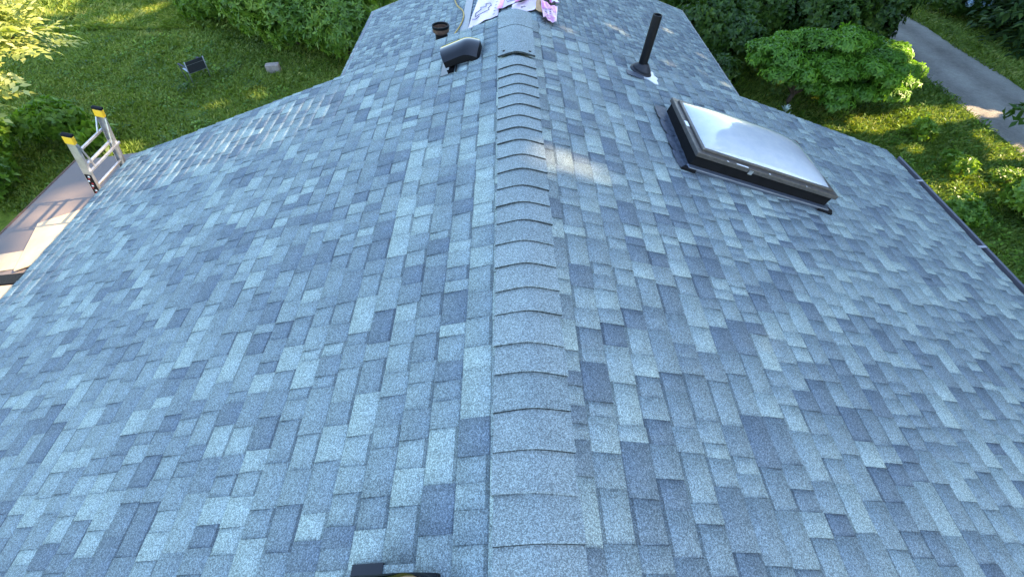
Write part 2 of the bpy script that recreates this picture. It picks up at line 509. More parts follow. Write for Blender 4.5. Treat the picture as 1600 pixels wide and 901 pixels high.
# the lower wing beyond the gable
WX, WZ = 0.52, -1.43
wing_l = roof_plane('wing_roof_plane', -1, WX, WZ, 4.12, 5.0, 13.42, 0, 13, 'left slope of the lower wing roof')
wing_r = roof_plane('wing_roof_plane', 1, WX, WZ, 4.2, 5.0, 13.42, 0, 14, 'right slope of the lower wing roof')

# walls (gable ends included), set in under the eaves
def gable_body(x0, x1, y0, y1, rx, rz, drop):
    mb = MB(); ze0 = rz - (rx - x0) * M13 - drop; ze1 = rz - (x1 - rx) * M13 - drop
    prof = [(x0, GZ - 0.05), (x1, GZ - 0.05), (x1, ze1), (rx, rz - drop), (x0, ze0)]
    k = len(prof)
    mb.add([(x, y0, z) for x, z in prof] + [(x, y1, z) for x, z in prof],
           [tuple(range(k))[::1], tuple(range(k, 2 * k))[::-1]] + [(i, i + k, (i + 1) % k + k, (i + 1) % k) for i in range(k)])
    return mb
gable_body(-4.55, 4.55, BACK + 0.3, RAKE - 0.25, 0, 0, 0.06).build('wall', MAT['wall'], house, origin=(0, 0, GZ))
gable_body(-3.2, 4.25, RAKE - 0.24, 13.1, WX, WZ, 0.06).build('wall', MAT['wall'], house, origin=(0, 9, GZ))

# ridge caps, each lapped over the one nearer to the camera
def ridge_cap(y0, ln, hb, ha, off, r, half=0.158, name='ridge_cap', fd=0.011):
    ws = np.linspace(-half, half, 13); rr = 0.05
    def prof(w, h):
        x = off + w
        z = -(math.sqrt(w * w + rr * rr) - rr) * 0.36
        return x + (w / half) * h * SA, z + h
    V, F, U = [], [], []
    sk = r.uniform(-.035, .035); hb += r.uniform(-.001, .0025)
    rows = [(y0 + r.uniform(-.003, .003), hb), (y0 + 0.01, hb), (y0 + ln * 0.5, (hb + ha) / 2), (y0 + ln, ha)]
    m = len(ws)
    for (y, h) in rows:
        for w in ws:
            x, z = prof(w, h); V.append((x, y + sk * w, z))
    for w in ws:
        x, z = prof(w, hb - fd); V.append((x, y0 + 0.001 + sk * w, z))
    for j in range(len(rows) - 1):
        for i in range(m - 1):
            F.append((j * m + i, j * m + i + 1, (j + 1) * m + i + 1, (j + 1) * m + i))
    for i in range(m - 1):
        F.append((4 * m + i, 4 * m + i + 1, i + 1, i))
    for e in (0, m - 1):                                 # the cut side edges
        b = len(V)
        for (y, h) in rows[::3]:
            x, z = prof(ws[e], h); V += [(x, y, z), (x, y, z - 0.012)]
        F.append((b, b + 1, b + 3, b + 2) if e else (b, b + 2, b + 3, b + 1))
    U = [(V[i][0] + 40, V[i][1]) for f in F for i in f]
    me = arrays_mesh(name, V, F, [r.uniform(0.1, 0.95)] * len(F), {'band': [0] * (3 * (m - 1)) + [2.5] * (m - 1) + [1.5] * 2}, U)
    o = link(name, me, MAT['cap'], house, origin=(off, y0, 0.0))
    return o
rc = random.Random(5)
CEX = 0.164; CO = 0.035
k = 0
while True:
    y0 = 0.283 - 6 * CEX + k * CEX
    if y0 > 4.05: break
    ridge_cap(y0 + rc.uniform(-.009, .009), CEX + 0.03, 0.0245, 0.0125, CO + rc.uniform(-.005, .005), rc); k += 1
ridge_cap(4.56, 0.56, 0.031, 0.031, CO, rc)
ridge_cap(4.72, 0.4, 0.035, 0.035, CO, rc)
ridge_cap(4.36, 0.24, 0.036, 0.033, CO, rc)
end = ridge_cap(4.12, 0.3, 0.035, 0.037, CO, rc, fd=.015)
end['label'] = 'top ridge cap with two exposed black nail heads'
for dx, dy in ((-0.115, 0.06), (0.12, 0.05)):
    mb = MB(); w = abs(dx)
    mb.lathe((CO + dx, 4.12 + dy, 0.038 - (math.sqrt(w * w + .0025) - .05) * .36), (0.2 * math.copysign(1, dx), 0, 1), [(0.0, -0.004), (0.013, -0.004), (0.013, 0.003), (0.0, 0.004)], 10)
    mb.build('nail_head', MAT['seal'], end)

# drip edges and gutters
for side in (-1, 1):
    mb = MB(); xe = side * EAVE; ze = -EAVE * M13
    mb.box((min(xe, xe + side * 0.02), BACK, ze - 0.055), (max(xe, xe + side * 0.02), RAKE, ze - 0.004))
    mb.build('drip_edge', MAT['drip'], house)
    gx = xe + side * 0.024
    if side < 0:
        mb = MB(); mb.box((xe - .05, BACK, ze - .11), (xe - .021, RAKE, ze - .02)); mb.build('fascia', MAT['gutter_in'], house)
    if side > 0:
        prof = [(0, -0.01), (0, -0.11), (0.075, -0.11), (0.1, -0.06), (0.1, -0.02), (0.11, -0.012), (0.11, -0.018), (0.094, -0.02), (0.094, -0.058), (0.072, -0.104), (0.004, -0.104), (0.004, -0.01)]
        V = [(gx + side * a, y, ze + b) for y in (BACK, RAKE - 0.12) for a, b in prof]
        m = len(prof); mb = MB()
        fs = [(i, (i + 1) % m, (i + 1) % m + m, i + m) for i in range(m)]
        mb.add(V, fs + [tuple(range(m)), tuple(range(m, 2 * m))[::-1]])
        gut = mb.build('gutter', MAT['gutter'], house)
        gut['label'] = ('left' if side < 0 else 'right') + ' eave gutter of the near roof'
        mb = MB(); mb.box((min(gx + side * .006, gx + side * .07), BACK, ze - 0.1), (max(gx + side * .006, gx + side * .07), RAKE - 0.125, ze - 0.085))
        mb.build('trough_fill', MAT['gutter_in'], gut)  # dark mottled fill along the gutter floor
        for y in np.arange(BACK + 0.5, RAKE - 0.1, 1.15):
            mb = MB(); yy0 = y + 0.25
            mb.box((min(gx, gx + side * .105), yy0, ze - 0.017), (max(gx, gx + side * .105), yy0 + 0.03, ze - 0.011))
            mb.build('hanger', MAT['strap'], gut)
    # rake trim on the far gable
    mb = MB()
    p = [(0, RAKE + 0.013, -0.006), (side * EAVE, RAKE + 0.013, -EAVE * M13 - 0.006)]
    a, b = p
    mb.hexa([(a[0], a[1], a[2] - .06), (b[0], b[1], b[2] - .06), (b[0], b[1] + .02, b[2] - .06), (a[0], a[1] + .02, a[2] - .06),
             a, b, (b[0], b[1] + .02, b[2]), (a[0], a[1] + .02, a[2])])
    mb.build('rake_trim', MAT['drip'], house)
    # the wing: drip edge, rake trim
    half = 4.12 if side < 0 else 4.2
    xe = WX + side * half; ze = WZ - half * M13
    mb = MB(); mb.box((min(xe, xe + side * .03), 5.0, ze - .07), (max(xe, xe + side * .03), 13.43, ze + 0.004)); mb.build('drip_edge', MAT['gutter'], house)
    mb = MB(); a = (WX, 13.435, WZ + .005); b = (xe, 13.435, ze + .005)
    mb.hexa([(a[0], a[1], a[2] - .07), (b[0], b[1], b[2] - .07), (b[0], b[1] + .02, b[2] - .07), (a[0], a[1] + .02, a[2] - .07), a, b, (b[0], b[1] + .02, b[2]), (a[0], a[1] + .02, a[2])])
    mb.build('rake_trim', MAT['drip'], house)
for y in np.arange(6.2, 13.4, 0.8):
    mb = MB(); xe = WX + 4.2 + 0.03; ze = WZ - 4.2 * M13
    mb.box((xe + .001, y, ze - .05), (xe + .012, y + .03, ze + .008)); mb.build('hanger', MAT['strap'], house)

# ---- things fixed on the roof: positions in slope coordinates (s down from the ridge, y along it, h off the surface)
def SL(side):
    return lambda s, y, h: (side * (s * CA + h * SA), y, -s * SA + h * CA)
PR, PL = SL(1), SL(-1)

# skylight
S0, S1, Y0, Y1 = 1.54, 2.99, 3.12, 3.965
mb = MB()
HC = 0.138
mb.hexa([PR(S0, Y0, 0), PR(S1, Y0, 0), PR(S1, Y1, 0), PR(S0, Y1, 0), PR(S0, Y0, HC), PR(S1, Y0, HC), PR(S1, Y1, HC), PR(S0, Y1, HC)])
sky_o = mb.build('skylight', MAT['curb'], house, origin=PR((S0 + S1) / 2, (Y0 + Y1) / 2, 0))
sky_o['label'] = 'domed skylight in a bronze frame on a black curb'
def ring(s0, s1, y0, y1, w, h0, h1, mat, name):
    mb = MB()
    for a in ((s0, s1, y0, y0 + w), (s0, s1, y1 - w, y1), (s0, s0 + w, y0 + w, y1 - w), (s1 - w, s1, y0 + w, y1 - w)):
        mb.hexa([PR(a[0], a[2], h0), PR(a[1], a[2], h0), PR(a[1], a[3], h0), PR(a[0], a[3], h0), PR(a[0], a[2], h1), PR(a[1], a[2], h1), PR(a[1], a[3], h1), PR(a[0], a[3], h1)])
    return mb.build(name, mat, sky_o, bevel=0.004)
ring(S0 - .022, S1 + .022, Y0 - .022, Y1 + .022, .06, HC - .016, HC + .022, MAT['bronze'], 'frame')
ring(S0 + .028, S1 - .028, Y0 + .028, Y1 - .028, .03, HC + .0225, HC + .04, MAT['bronze'], 'retainer')
dm, nt, b, out = new_mat('milky_acrylic_dome')
b.inputs['Base Color'].default_value = (0.66, 0.69, 0.71, 1); b.inputs['Roughness'].default_value = 0.1
b.inputs['Transmission Weight'].default_value = 0.25; b.inputs['IOR'].default_value = 1.49
b.inputs['Coat Weight'].default_value = 0.35; b.inputs['Coat Roughness'].default_value = 0.04
tcd = node(nt, 'ShaderNodeTexCoord'); mpd = node(nt, 'ShaderNodeMapping'); mpd.inputs['Scale'].default_value = (4.0, 5.5, 4.0)
nt.links.new(tcd.outputs['Object'], mpd.inputs[0])
nzd = node(nt, 'ShaderNodeTexNoise', Scale=2.2, Detail=7.0, Roughness=0.7); nt.links.new(mpd.outputs[0], nzd.inputs['Vector'])
rdd = ramp(nt, nzd.outputs[0], [(0.35, (0.05, 0.05, 0.05)), (0.75, (0.15, 0.15, 0.15))]); nt.links.new(rdd.outputs[0], b.inputs['Roughness'])
cdd = ramp(nt, nzd.outputs[0], [(0.3, (0.58, 0.62, 0.66)), (0.7, (0.72, 0.73, 0.73))]); nt.links.new(cdd.outputs[0], b.inputs['Base Color'])
mb = MB()
def dome(u, v):
    e = (1 - abs(u) ** 3.2) * (1 - abs(v) ** 3.2)
    e = max(e, 0) ** 0.62
    return PR((S0 + S1) / 2 + u * ((S1 - S0) / 2 - .05), (Y0 + Y1) / 2 + v * ((Y1 - Y0) / 2 - .05), HC + .034 + 0.095 * e)
gr = np.sin(np.linspace(-math.pi / 2, math.pi / 2, 33))
mb.grid(dome, gr, gr)
mb.build('dome', dm, sky_o, smooth=True)
mb = MB(); mb.hexa([PR(S0 + .03, Y0 + .03, HC + .002), PR(S1 - .03, Y0 + .03, HC + .002), PR(S1 - .03, Y1 - .03, HC + .002), PR(S0 + .03, Y1 - .03, HC + .002)] +
                   [PR(S0 + .03, Y0 + .03, HC + .012), PR(S1 - .03, Y0 + .03, HC + .012), PR(S1 - .03, Y1 - .03, HC + .012), PR(S0 + .03, Y1 - .03, HC + .012)])
mb.build('diffuser', simple('white_diffuser', (0.75, 0.78, 0.8), 0.5), sky_o)
def plate(s0, s1, y0, y1, h0, h1, name, mat, parent, P=PR, bevel=0):
    mb = MB(); mb.hexa([P(s0, y0, h0), P(s1, y0, h0), P(s1, y1, h0), P(s0, y1, h0), P(s0, y0, h1), P(s1, y0, h1), P(s1, y1, h1), P(s0, y1, h1)])
    return mb.build(name, mat, parent, bevel=bevel)
plate(S0 - .03, S1 + .03, Y0 - .055, Y0 - .001, 0.004, .034, 'apron', MAT['steel_trim'], sky_o, bevel=.006)
plate(S1 + .001, S1 + .09, Y0 - .03, Y1 + .03, 0.006, .018, 'apron', MAT['steel_trim'], sky_o)
for i in range(4):                                        # creased membrane laps on the up-slope side
    a = Y0 - .05 + i * 0.24
    mb = MB(); r = random.Random(30 + i)
    mb.grid(lambda u, v: PR(S0 - .12 + .12 * u + 0.022 * (2 * v - 1) ** 4 * (1 - u), a + .26 * v, 0.013 + .003 * i + 0.0025 * math.sin(9 * u + 5 * v + i) + .03 * max(0, u - .8)), np.linspace(0, 1, 7), np.linspace(0, 1, 8))
    mb.build('membrane', MAT['membrane'], sky_o, smooth=True)
def blob(P, pts, name, mat, parent, h):
    mb = MB(); k = len(pts)
    mb.add([P(s, y, h * .2) for s, y in pts] + [P(s, y, h) for s, y in pts], [tuple(range(k))[::-1], tuple(range(k, 2 * k))] + [(i, (i + 1) % k, (i + 1) % k + k, i + k) for i in range(k)])
    return mb.build(name, mat, parent)
blob(PR, [(S1 - .1, Y0 - .07), (S1 + .06, Y0 - .085), (S1 + .1, Y0 - .02), (S1 + .05, Y0 + .03), (S1 - .02, Y0 - .01)], 'sealant', MAT['seal'], sky_o, .02)
blob(PR, [(S0 - .1, Y0 - .07), (S0 + .03, Y0 - .085), (S0 + .06, Y0 - .03), (S0 - .05, Y0 - .02)], 'sealant', MAT['seal'], sky_o, .025)
plate(S0 - .012, S0 + .02, Y0 + .38, Y0 + .46, HC + .0225, HC + .0245, 'sticker', MAT['sticker'], sky_o)
for i, (a, ln) in enumerate(((.26, .02), (.36, .12), (.7, .015), (1.1, .01))):
    plate(S0 + a, S0 + a + ln, Y0 - .0225 + .004 * (i % 3), Y0 - .012 + .006 * (i % 3), HC + .0225, HC + .0235, 'caulk_smear', MAT['sticker'], sky_o)
plate(S0 + .5, S0 + .54, Y0 - .03, Y0 - .0225, HC - .025, HC + .01, 'latch', MAT['alu'], sky_o)

# plumbing vent pipe
mb = MB()
bx, by = 1.374, 4.765
base = Vector((bx, by, -bx * M13)); axis = Vector((0.085, 0.0, 1)).normalized()
mb.lathe(base, axis, [(0.046, -0.02), (0.046, 0.555), (0.039, 0.556), (0.039, 0.3), (0.0, 0.3)], 20)
pipe = mb.build('vent_pipe', MAT['pipe'], house, origin=tuple(base), smooth=False)
pipe['label'] = 'tall black plumbing vent pipe with a rubber boot'
mb = MB(); nrm = Vector((SA, 0, CA))
mb.lathe(base, nrm, [(0.125, 0.008), (0.12, 0.022), (0.09, 0.026), (0.105, 0.03), (0.098, 0.05), (0.06, 0.085), (0.046, 0.1), (0.04, 0.101)], 24)
mb.build('boot', MAT['rubber'], pipe, smooth=True)
sp = bx / CA
blob(PR, [(sp - .06, by - .12), (sp + .06, by - .15), (sp + .12, by - .2), (sp + .17, by - .19), (sp + .17, by - .09), (sp + .2, by - .05), (sp + .16, by + .01), (sp + .17, by + .08), (sp + .08, by + .1), (sp - .05, by + .05)], 'flashing', MAT['white_flash'], pipe, .0135)
plate(sp - .2, sp + .0, by - .2, by - .1, .012, .0165, 'sealed_tab', MAT['membrane'], pipe)

# slant-back roof vents
def roof_vent(s0, y0, label):
    """s0 = up-slope edge of the hood, y0 = its near side"""
    P = PL; w, d = 0.345, 0.34
    us = np.linspace(0, 1, 15); vs = np.linspace(0, 1, 13)
    def hood(u, v):                                       # u runs down the slope, v along the ridge
        a = min(1, u / 0.4); rise = 0.085 + 0.06 * math.sin(a * math.pi / 2) - 0.012 * max(0, u - .5)
        ed = min(1, (min(v, 1 - v) + 1e-6) / 0.14); rise -= 0.016 * (1 - math.sin(ed * math.pi / 2))
        rise -= 0.045 * (2 * v - 1) ** 2
        bow = 0.05 * (1 - (2 * v - 1) ** 2)
        return P(s0 + .03 - bow * (1 - u) + u * (w - .03 + bow * .4), y0 + d * v, rise)
    mb = MB(); mb.grid(hood, us, vs)
    root = mb.build('roof_vent', MAT['black_gloss'], house, smooth=True)
    root['label'] = label
    mb = MB()                                             # skirt hanging from the rim
    rim = [(u, 0) for u in us] + [(1, v) for v in vs[1:]] + [(u, 1) for u in us[::-1][1:]] + [(0, v) for v in vs[::-1][1:]]
    b = 0
    for (u, v) in rim:
        p = Vector(hood(u, v)); q = p - Vector((-SA, 0, CA)) * 0.055
        mb.v += [tuple(p), tuple(q)]
    for i in range(len(rim) - 1): mb.f.append((2 * i, 2 * i + 1, 2 * i + 3, 2 * i + 2))
    mb.build('skirt', MAT['black_matt'], root, smooth=True)
    mb = MB(); mb.hexa([P(s0 + .05, y0 + .04, 0), P(s0 + w - .04, y0 + .04, 0), P(s0 + w - .04, y0 + d - .04, 0), P(s0 + .05, y0 + d - .04, 0),
                        P(s0 + .05, y0 + .04, .05), P(s0 + w - .04, y0 + .04, .075), P(s0 + w - .04, y0 + d - .04, .075), P(s0 + .05, y0 + d - .04, .05)])
    mb.build('throat', MAT['black_matt'], root)
    plate(s0 + w - .085, s0 + w + .05, y0 - .11, y0 + d + .045, .0115, .0135, 'flange', MAT['black_gloss'], root, P=PL, bevel=.001)
    plate(s0 + w - .115, s0 + w - .101, y0 - .12, y0 + .05, .0115, .02, 'flange_lip', MAT['black_matt'], root, P=PL)
    return root
roof_vent(0.315, 4.28, 'glossy black roof vent beside the far end of the ridge')
roof_vent(0.30, -0.128, 'glossy black roof vent cut by the bottom of the picture')
# flue on the wing, its top showing above the gable edge
mb = MB()
fx, fy, fz = -0.965, 6.7, -0.7
mb.lathe((fx, fy, fz), (0, 0, 1), [(0.085, -1.6), (0.085, -0.08)], 20)
fl = mb.build('flue_pipe', MAT['black_matt'], house, origin=(fx, fy, fz - 1.3), smooth=True)
fl['label'] = 'black flue pipe with a rusty brown open collar on the lower wing'
mb = MB(); mb.lathe((fx, fy, fz), (0, 0, 1), [(0.086, -0.1), (0.112, -0.075), (0.115, 0.0), (0.105, 0.0), (0.1, -0.06), (0.0, -0.065)], 28)
mb.build('collar', MAT['rust'], fl, smooth=False)
mb = MB(); mb.lathe((fx, fy, fz), (0, 0, 1), [(0.117, -0.03), (0.119, 0.004), (0.103, 0.004), (0.103, -0.03)], 28)
mb.build('rim', MAT['black_matt'], fl)
mb = MB(); mb.lathe((fx - .03, fy + .01, fz - .062), (0.3, -0.2, 1), [(0.03, 0), (0.026, 0.012), (0, 0.016)], 10)
mb.build('bolt', simple('brass', (0.8, 0.6, 0.15), 0.3, metal=0.8), fl)

# porch roof below the left eave
def PP(x, y, h=0): return (x, y, -2.13 + (x + 4.6) * 0.13 + h)
mb = MB(); mb.hexa([PP(-6.93, BACK, -.06), PP(-4.56, BACK, -.06), PP(-4.56, 6.12, -.06), PP(-6.93, 6.12, -.06), PP(-6.93, BACK), PP(-4.56, BACK), PP(-4.56, 6.12), PP(-6.93, 6.12)])
porch = mb.build('porch_roof', MAT['roll'], house, origin=(-6, 2, -2.4)); porch['label'] = 'low porch roof of brown-grey roll roofing below the left eave'
for i, x in enumerate((-6.25, -5.4)):
    mb = MB(); mb.hexa([PP(x, BACK, .0005), PP(x + .8, BACK, .0005), PP(x + .8, 6.115, .0005), PP(x, 6.115, .0005), PP(x, BACK, .006), PP(x + .8, BACK, .0015), PP(x + .8, 6.115, .0015), PP(x, 6.115, .006)])
    mb.build('roofing_strip', MAT['roll'], porch)
mb = MB(); mb.box((-6.96, BACK, PP(-6.93, 0)[2] - .09), (-6.932, 6.14, PP(-6.93, 0)[2] + .006)); mb.build('drip_edge', MAT['rust'], porch)
for x, y in ((-6.8, -2.8), (-6.8, 1.6), (-6.8, 5.9)):
    mb = MB(); mb.box((x - .05, y - .05, GZ - .05), (x + .05, y + .05, PP(x, y)[2] - .061)); mb.build('post', MAT['wall'], porch)

# ------------------------------------------------------------------ loose things on the roofs
def sheet(corner, d1, l1, l2, th, lift, name, label, cat, mat, tilt=0.0):
    c = Vector((corner[0], corner[1])); a = Vector(d1).normalized(); b = Vector((-a.y, a.x))
    pts = [c, c + a * l1, c + a * l1 + b * l2, c + b * l2]
    mb = MB()
    mb.hexa([PP(p.x, p.y, lift + tilt * i) for p, i in zip(pts, (0, 1, 1, 0))] + [PP(p.x, p.y, lift + th + tilt * i) for p, i in zip(pts, (0, 1, 1, 0))])
    o = mb.build(name, mat, bevel=.002); return tag(o, label, cat, 'plywood sheets on the porch roof')
sheet((-6.42, 4.55), (0.36, -0.93), 0.98, 0.95, .012, .022, 'plywood_sheet', 'skewed plywood sheet lying on top of another on the porch roof', 'plywood', MAT['ply'], .012)
sheet((-7.3, 3.63), (1, 0.06), 2.3, 0.33, .012, .008, 'plywood_sheet', 'plywood strip partly under the skewed sheet on the porch roof', 'plywood', MAT['ply'])
sheet((-7.3, 2.0), (1, 0.0), 2.5, 1.42, .012, .009, 'plywood_sheet', 'nearest plywood sheet at the left edge of the picture', 'plywood', MAT['ply'])
mb = MB(); mb.hexa([PP(-7.2, 3.44, .007), PP(-5.3, 3.44, .007), PP(-5.3, 3.6, .007), PP(-7.2, 3.6, .007), PP(-7.2, 3.44, .03), PP(-5.3, 3.44, .03), PP(-5.3, 3.6, .03), PP(-7.2, 3.6, .03)])
tag(mb.build('gap_strip', MAT['seal']), 'black strip standing in for the shaded gap between the plywood pieces on the porch roof', 'gap_strip')  # black strip added for the dark gap; its colour stands for shade

# ladder against the left eave
lad = empty('ladder', (-5.35, 4.73, -2.3), 'aluminium ladder with yellow-capped rails leaning on the left eave', 'ladder')
la = Vector((0.27, 0, 0.963)).normalized(); ln_ = Vector((la.z, 0, -la.x))       # rail direction, facing normal
foot = Vector((-5.28, 0, -2.22))
def LP(t, y, n=0): 
    p = foot + la * t + ln_ * n; return Vector((p.x, y, p.z))
YN, YF = 4.46, 5.06
TOP = 1.26
for y, sgn in ((YN, 1), (YF, -1)):
    mb = MB()
    mb.bar(LP(0, y), LP(TOP, y), 0.006, 0.085, up=ln_)                             # web of the channel rail
    for n in (-.04, .04): mb.bar(LP(0, y + sgn * .016, n), LP(TOP, y + sgn * .016, n), 0.032, 0.006, up=ln_)
    rail = mb.build('rail', MAT['alu'], lad)
    mb = MB(); mb.bar(LP(TOP - .075, y + sgn * .012), LP(TOP + .02, y + sgn * .012), 0.05, 0.1, up=ln_)
    cap = mb.build('end_cap', MAT['yellow'], lad, bevel=.01)
    mb = MB(); mb.bar(LP(TOP + .0205, y + sgn * .012), LP(TOP + .05, y + sgn * .012), 0.052, 0.11, up=ln_)
    mb.build('pad', MAT['black_matt'], cap, bevel=.01)
    if sgn > 0:
        mb = MB(); mb.bar(LP(.42, y - .0045, 0), LP(.76, y - .0045, 0), 0.002, 0.07, up=ln_); lb = mb.build('warning_label', MAT['black_matt'], rail)
        for i in range(9):
            t = .44 + i * .035
            mb = MB(); mb.bar(LP(t, y - .0065, -.02 + .012 * (i % 3)), LP(t + .02, y - .0065, -.02 + .012 * (i % 3)), 0.001, 0.02, up=ln_)
            mb.build('print', MAT['red_print' if i % 2 else 'sticker'], rail)
for t, n in ((0.24, 0), (0.55, 0), (0.86, 0.0)):
    mb = MB(); mb.bar(LP(t, YN + .02, n), LP(t, YF - .02, n), 0.028, 0.026, up=ln_); mb.build('rung', MAT['alu'], lad, bevel=.006)
mb = MB(); mb.bar(LP(1.0, YN + .02, -.05), LP(1.0, YF - .02, -.05), 0.03, 0.022, up=ln_); mb.build('rung', MAT['alu'], lad, bevel=.006)
mb = MB(); mb.bar(LP(.82, YN - .02, .055), LP(.82, YF + .02, .055), 0.022, 0.022, up=ln_); mb.build('stabiliser_bar', MAT['alu'], lad)
for y, s in ((YN, 1), (YF, -1)):
    mb = MB(); mb.bar(LP(1.17, y + s * .02, .05), LP(.84, y + s * .1, .05), 0.018, 0.012, up=ln_); mb.build('brace', MAT['alu'], lad)
    mb = MB(); mb.bar(LP(1.17, y + s * .02, -.05), LP(1.0, y + s * .11, -.05), 0.018, 0.012, up=ln_); mb.build('brace', MAT['alu'], lad)

# wrappers, strip and rope on the wing
def WP(x, y, h=0):
    return (x, y, WZ - abs(x - WX) * M13 + 0.012 + h)
def wrapper(quad, name, label, mat, group, seed, h=0.01, amp=0.012):
    r = random.Random(seed); ph = [r.uniform(0, 6) for _ in range(4)]
    a, b, c, d = [np.array(p) for p in quad]
    def fn(u, v):
        p = (a * (1 - u) + b * u) * (1 - v) + (d * (1 - u) + c * u) * v
        z = h + amp * (1 + math.sin(7 * u + ph[0]) * math.sin(6 * v + ph[1])) + amp * .5 * (1 + math.sin(17 * u + 9 * v + ph[2]))
        return WP(p[0], p[1], z)
    mb = MB(); us = np.linspace(0, 1, 15)
    mb.grid(fn, us, us)
    o = mb.build(name, mat)
    s = o.modifiers.new('solid', 'SOLIDIFY'); s.thickness = 0.004
    tag(o, label, 'wrapper', group); return o, fn
def marks(o, fn, strokes, mat, w=0.018, name='print'):
    for st in strokes:
        mb = MB()
        pts = [Vector(fn(u, v)) + Vector((0, 0, .007)) for u, v in st]
        for p, q in zip(pts[:-1], pts[1:]):
            mb.bar(p, q, w, 0.003)
        mb.build(name, mat, o)
def patch(o, fn, u0, u1, v0, v1, mat, name='print'):
    mb = MB(); mb.grid(lambda u, v: tuple(np.array(fn(u, v)) + (0, 0, .0065)), np.linspace(u0, u1, 9), np.linspace(v0, v1, 9)); mb.build(name, mat, o)
GRP = 'empty shingle wrappers on the lower roof'
o, fn = wrapper([(-.82, 9.62), (-.22, 9.75), (-.12, 10.9), (-.66, 11.1)], 'shingle_wrapper', 'large white wrapper with a black scribbled outline on the lower roof', MAT['wrap_white'], GRP, 1)
cloud = [(.12, .42), (.3, .5), (.25, .58), (.45, .6), (.42, .7), (.6, .66), (.66, .55), (.55, .5), (.62, .42), (.45, .38), (.3, .34), (.15, .3), (.12, .42)]
marks(o, fn, [cloud, [(.7, .9), (.85, .93), (.9, .88)], [(.05, .25), (.2, .22), (.3, .28)]] + [[(.82, .1 + .13 * i), (.88, .1 + .13 * i)] for i in range(5)], MAT['wrap_black'], .016)
o, fn = wrapper([(-.24, 9.98), (.28, 10.0), (.42, 10.75), (-.1, 10.8)], 'shingle_wrapper', 'white wrapper with a pink end panel between the other wrappers', MAT['wrap_white'], GRP, 2, .03)
patch(o, fn, 0, .2, 0, 1, MAT['wrap_pink'])
marks(o, fn, [[(.3, .3), (.45, .45), (.4, .6), (.6, .7), (.75, .55), (.9, .6)], [(.35, .2), (.55, .25), (.7, .15), (.85, .3)], [(.3, .8), (.5, .9), (.6, .82)]], MAT['wrap_black'], .016)
o, fn = wrapper([(.02, 9.35), (.5, 9.3), (.55, 9.85), (.08, 9.95)], 'shingle_wrapper', 'small pale wrapper directly behind the end of the ridge caps', MAT['wrap_white'], GRP, 3, .03)
marks(o, fn, [[(.4, .4), (.6, .42)], [(.4, .5), (.55, .52)]], MAT['wrap_black'], .02)
o, fn = wrapper([(.12, 9.75), (.62, 9.95), (.66, 10.35), (.16, 10.12)], 'shingle_wrapper', 'white and pink wrapper with a black printed stripe on the lower ridge', MAT['wrap_rose'], GRP, 4, .09, .02)
patch(o, fn, .5, .98, .2, .55, MAT['wrap_black']); patch(o, fn, 0, .45, 0, .3, MAT['wrap_pink'])
o, fn = wrapper([(.62, 8.85), (.86, 8.8), (.95, 9.65), (.62, 9.7)], 'shingle_wrapper', 'pink printed wrapper folded down the right side of the lower ridge', MAT['wrap_rose'], GRP, 5, .06, .02)
patch(o, fn, .05, .95, .6, .97, MAT['wrap_pink'])
marks(o, fn, [[(.2, .3 + .1 * i), (.35, .32 + .1 * i)] for i in range(4)] + [[(.5, .35 + .1 * i), (.6, .36 + .1 * i)] for i in range(3)], MAT['wrap_black'], .02)
marks(o, fn, [[(.1, .05), (.4, .1), (.8, .05)], [(.1, .2), (.5, .24), (.9, .18)]], MAT['wrap_pink'], .03)
o, fn = wrapper([(.72, 9.95), (.98, 9.8), (1.02, 10.4), (.7, 10.7)], 'shingle_wrapper', 'bright pink wrapper twisted at the far right of the wrappers', MAT['wrap_pink'], GRP, 6, .05, .03)
patch(o, fn, .5, 1, 0, .5, MAT['sticker'])
o, fn = wrapper([(.5, 9.2), (.64, 9.15), (.68, 9.85), (.54, 9.9)], 'cardboard_piece', 'strip of brown cardboard between the wrappers', MAT['card'], None, 7, .05, .006); o['category'] = 'cardboard'
mb = MB()
mb.hexa([WP(-1.0, 9.3, 0), WP(-.83, 9.3, 0), WP(-.76, 11.9, 0), WP(-.93, 11.9, 0), WP(-1.0, 9.3, .01), WP(-.83, 9.3, .01), WP(-.76, 11.9, .01), WP(-.93, 11.9, .01)])
tag(mb.build('flashing_strip', MAT['steel_trim']), 'long grey metal strip lying beside the large white wrapper', 'metal strip')
mb = MB(); ctl = [(-1.35, 12.4), (-1.24, 11.7), (-1.14, 11.2), (-.99, 10.75), (-.95, 10.35), (-1.0, 9.95), (-1.1, 9.6), (-1.12, 9.3)]
pts = []
for i in range(len(ctl) - 1):
    for t in np.linspace(0, 1, 5)[:-1]:
        p0, p1, p2, p3 = [np.array(ctl[min(max(i + j, 0), len(ctl) - 1)]) for j in (-1, 0, 1, 2)]
        p = 0.5 * ((2 * p1) + (-p0 + p2) * t + (2 * p0 - 5 * p1 + 4 * p2 - p3) * t * t + (-p0 + 3 * p1 - 3 * p2 + p3) * t ** 3); pts.append(WP(p[0], p[1], .02))
mb.tube(pts, .014, 8); tag(mb.build('rope', MAT['rope'], smooth=True), 'tan rope lying loosely down the left slope of the lower roof', 'rope')

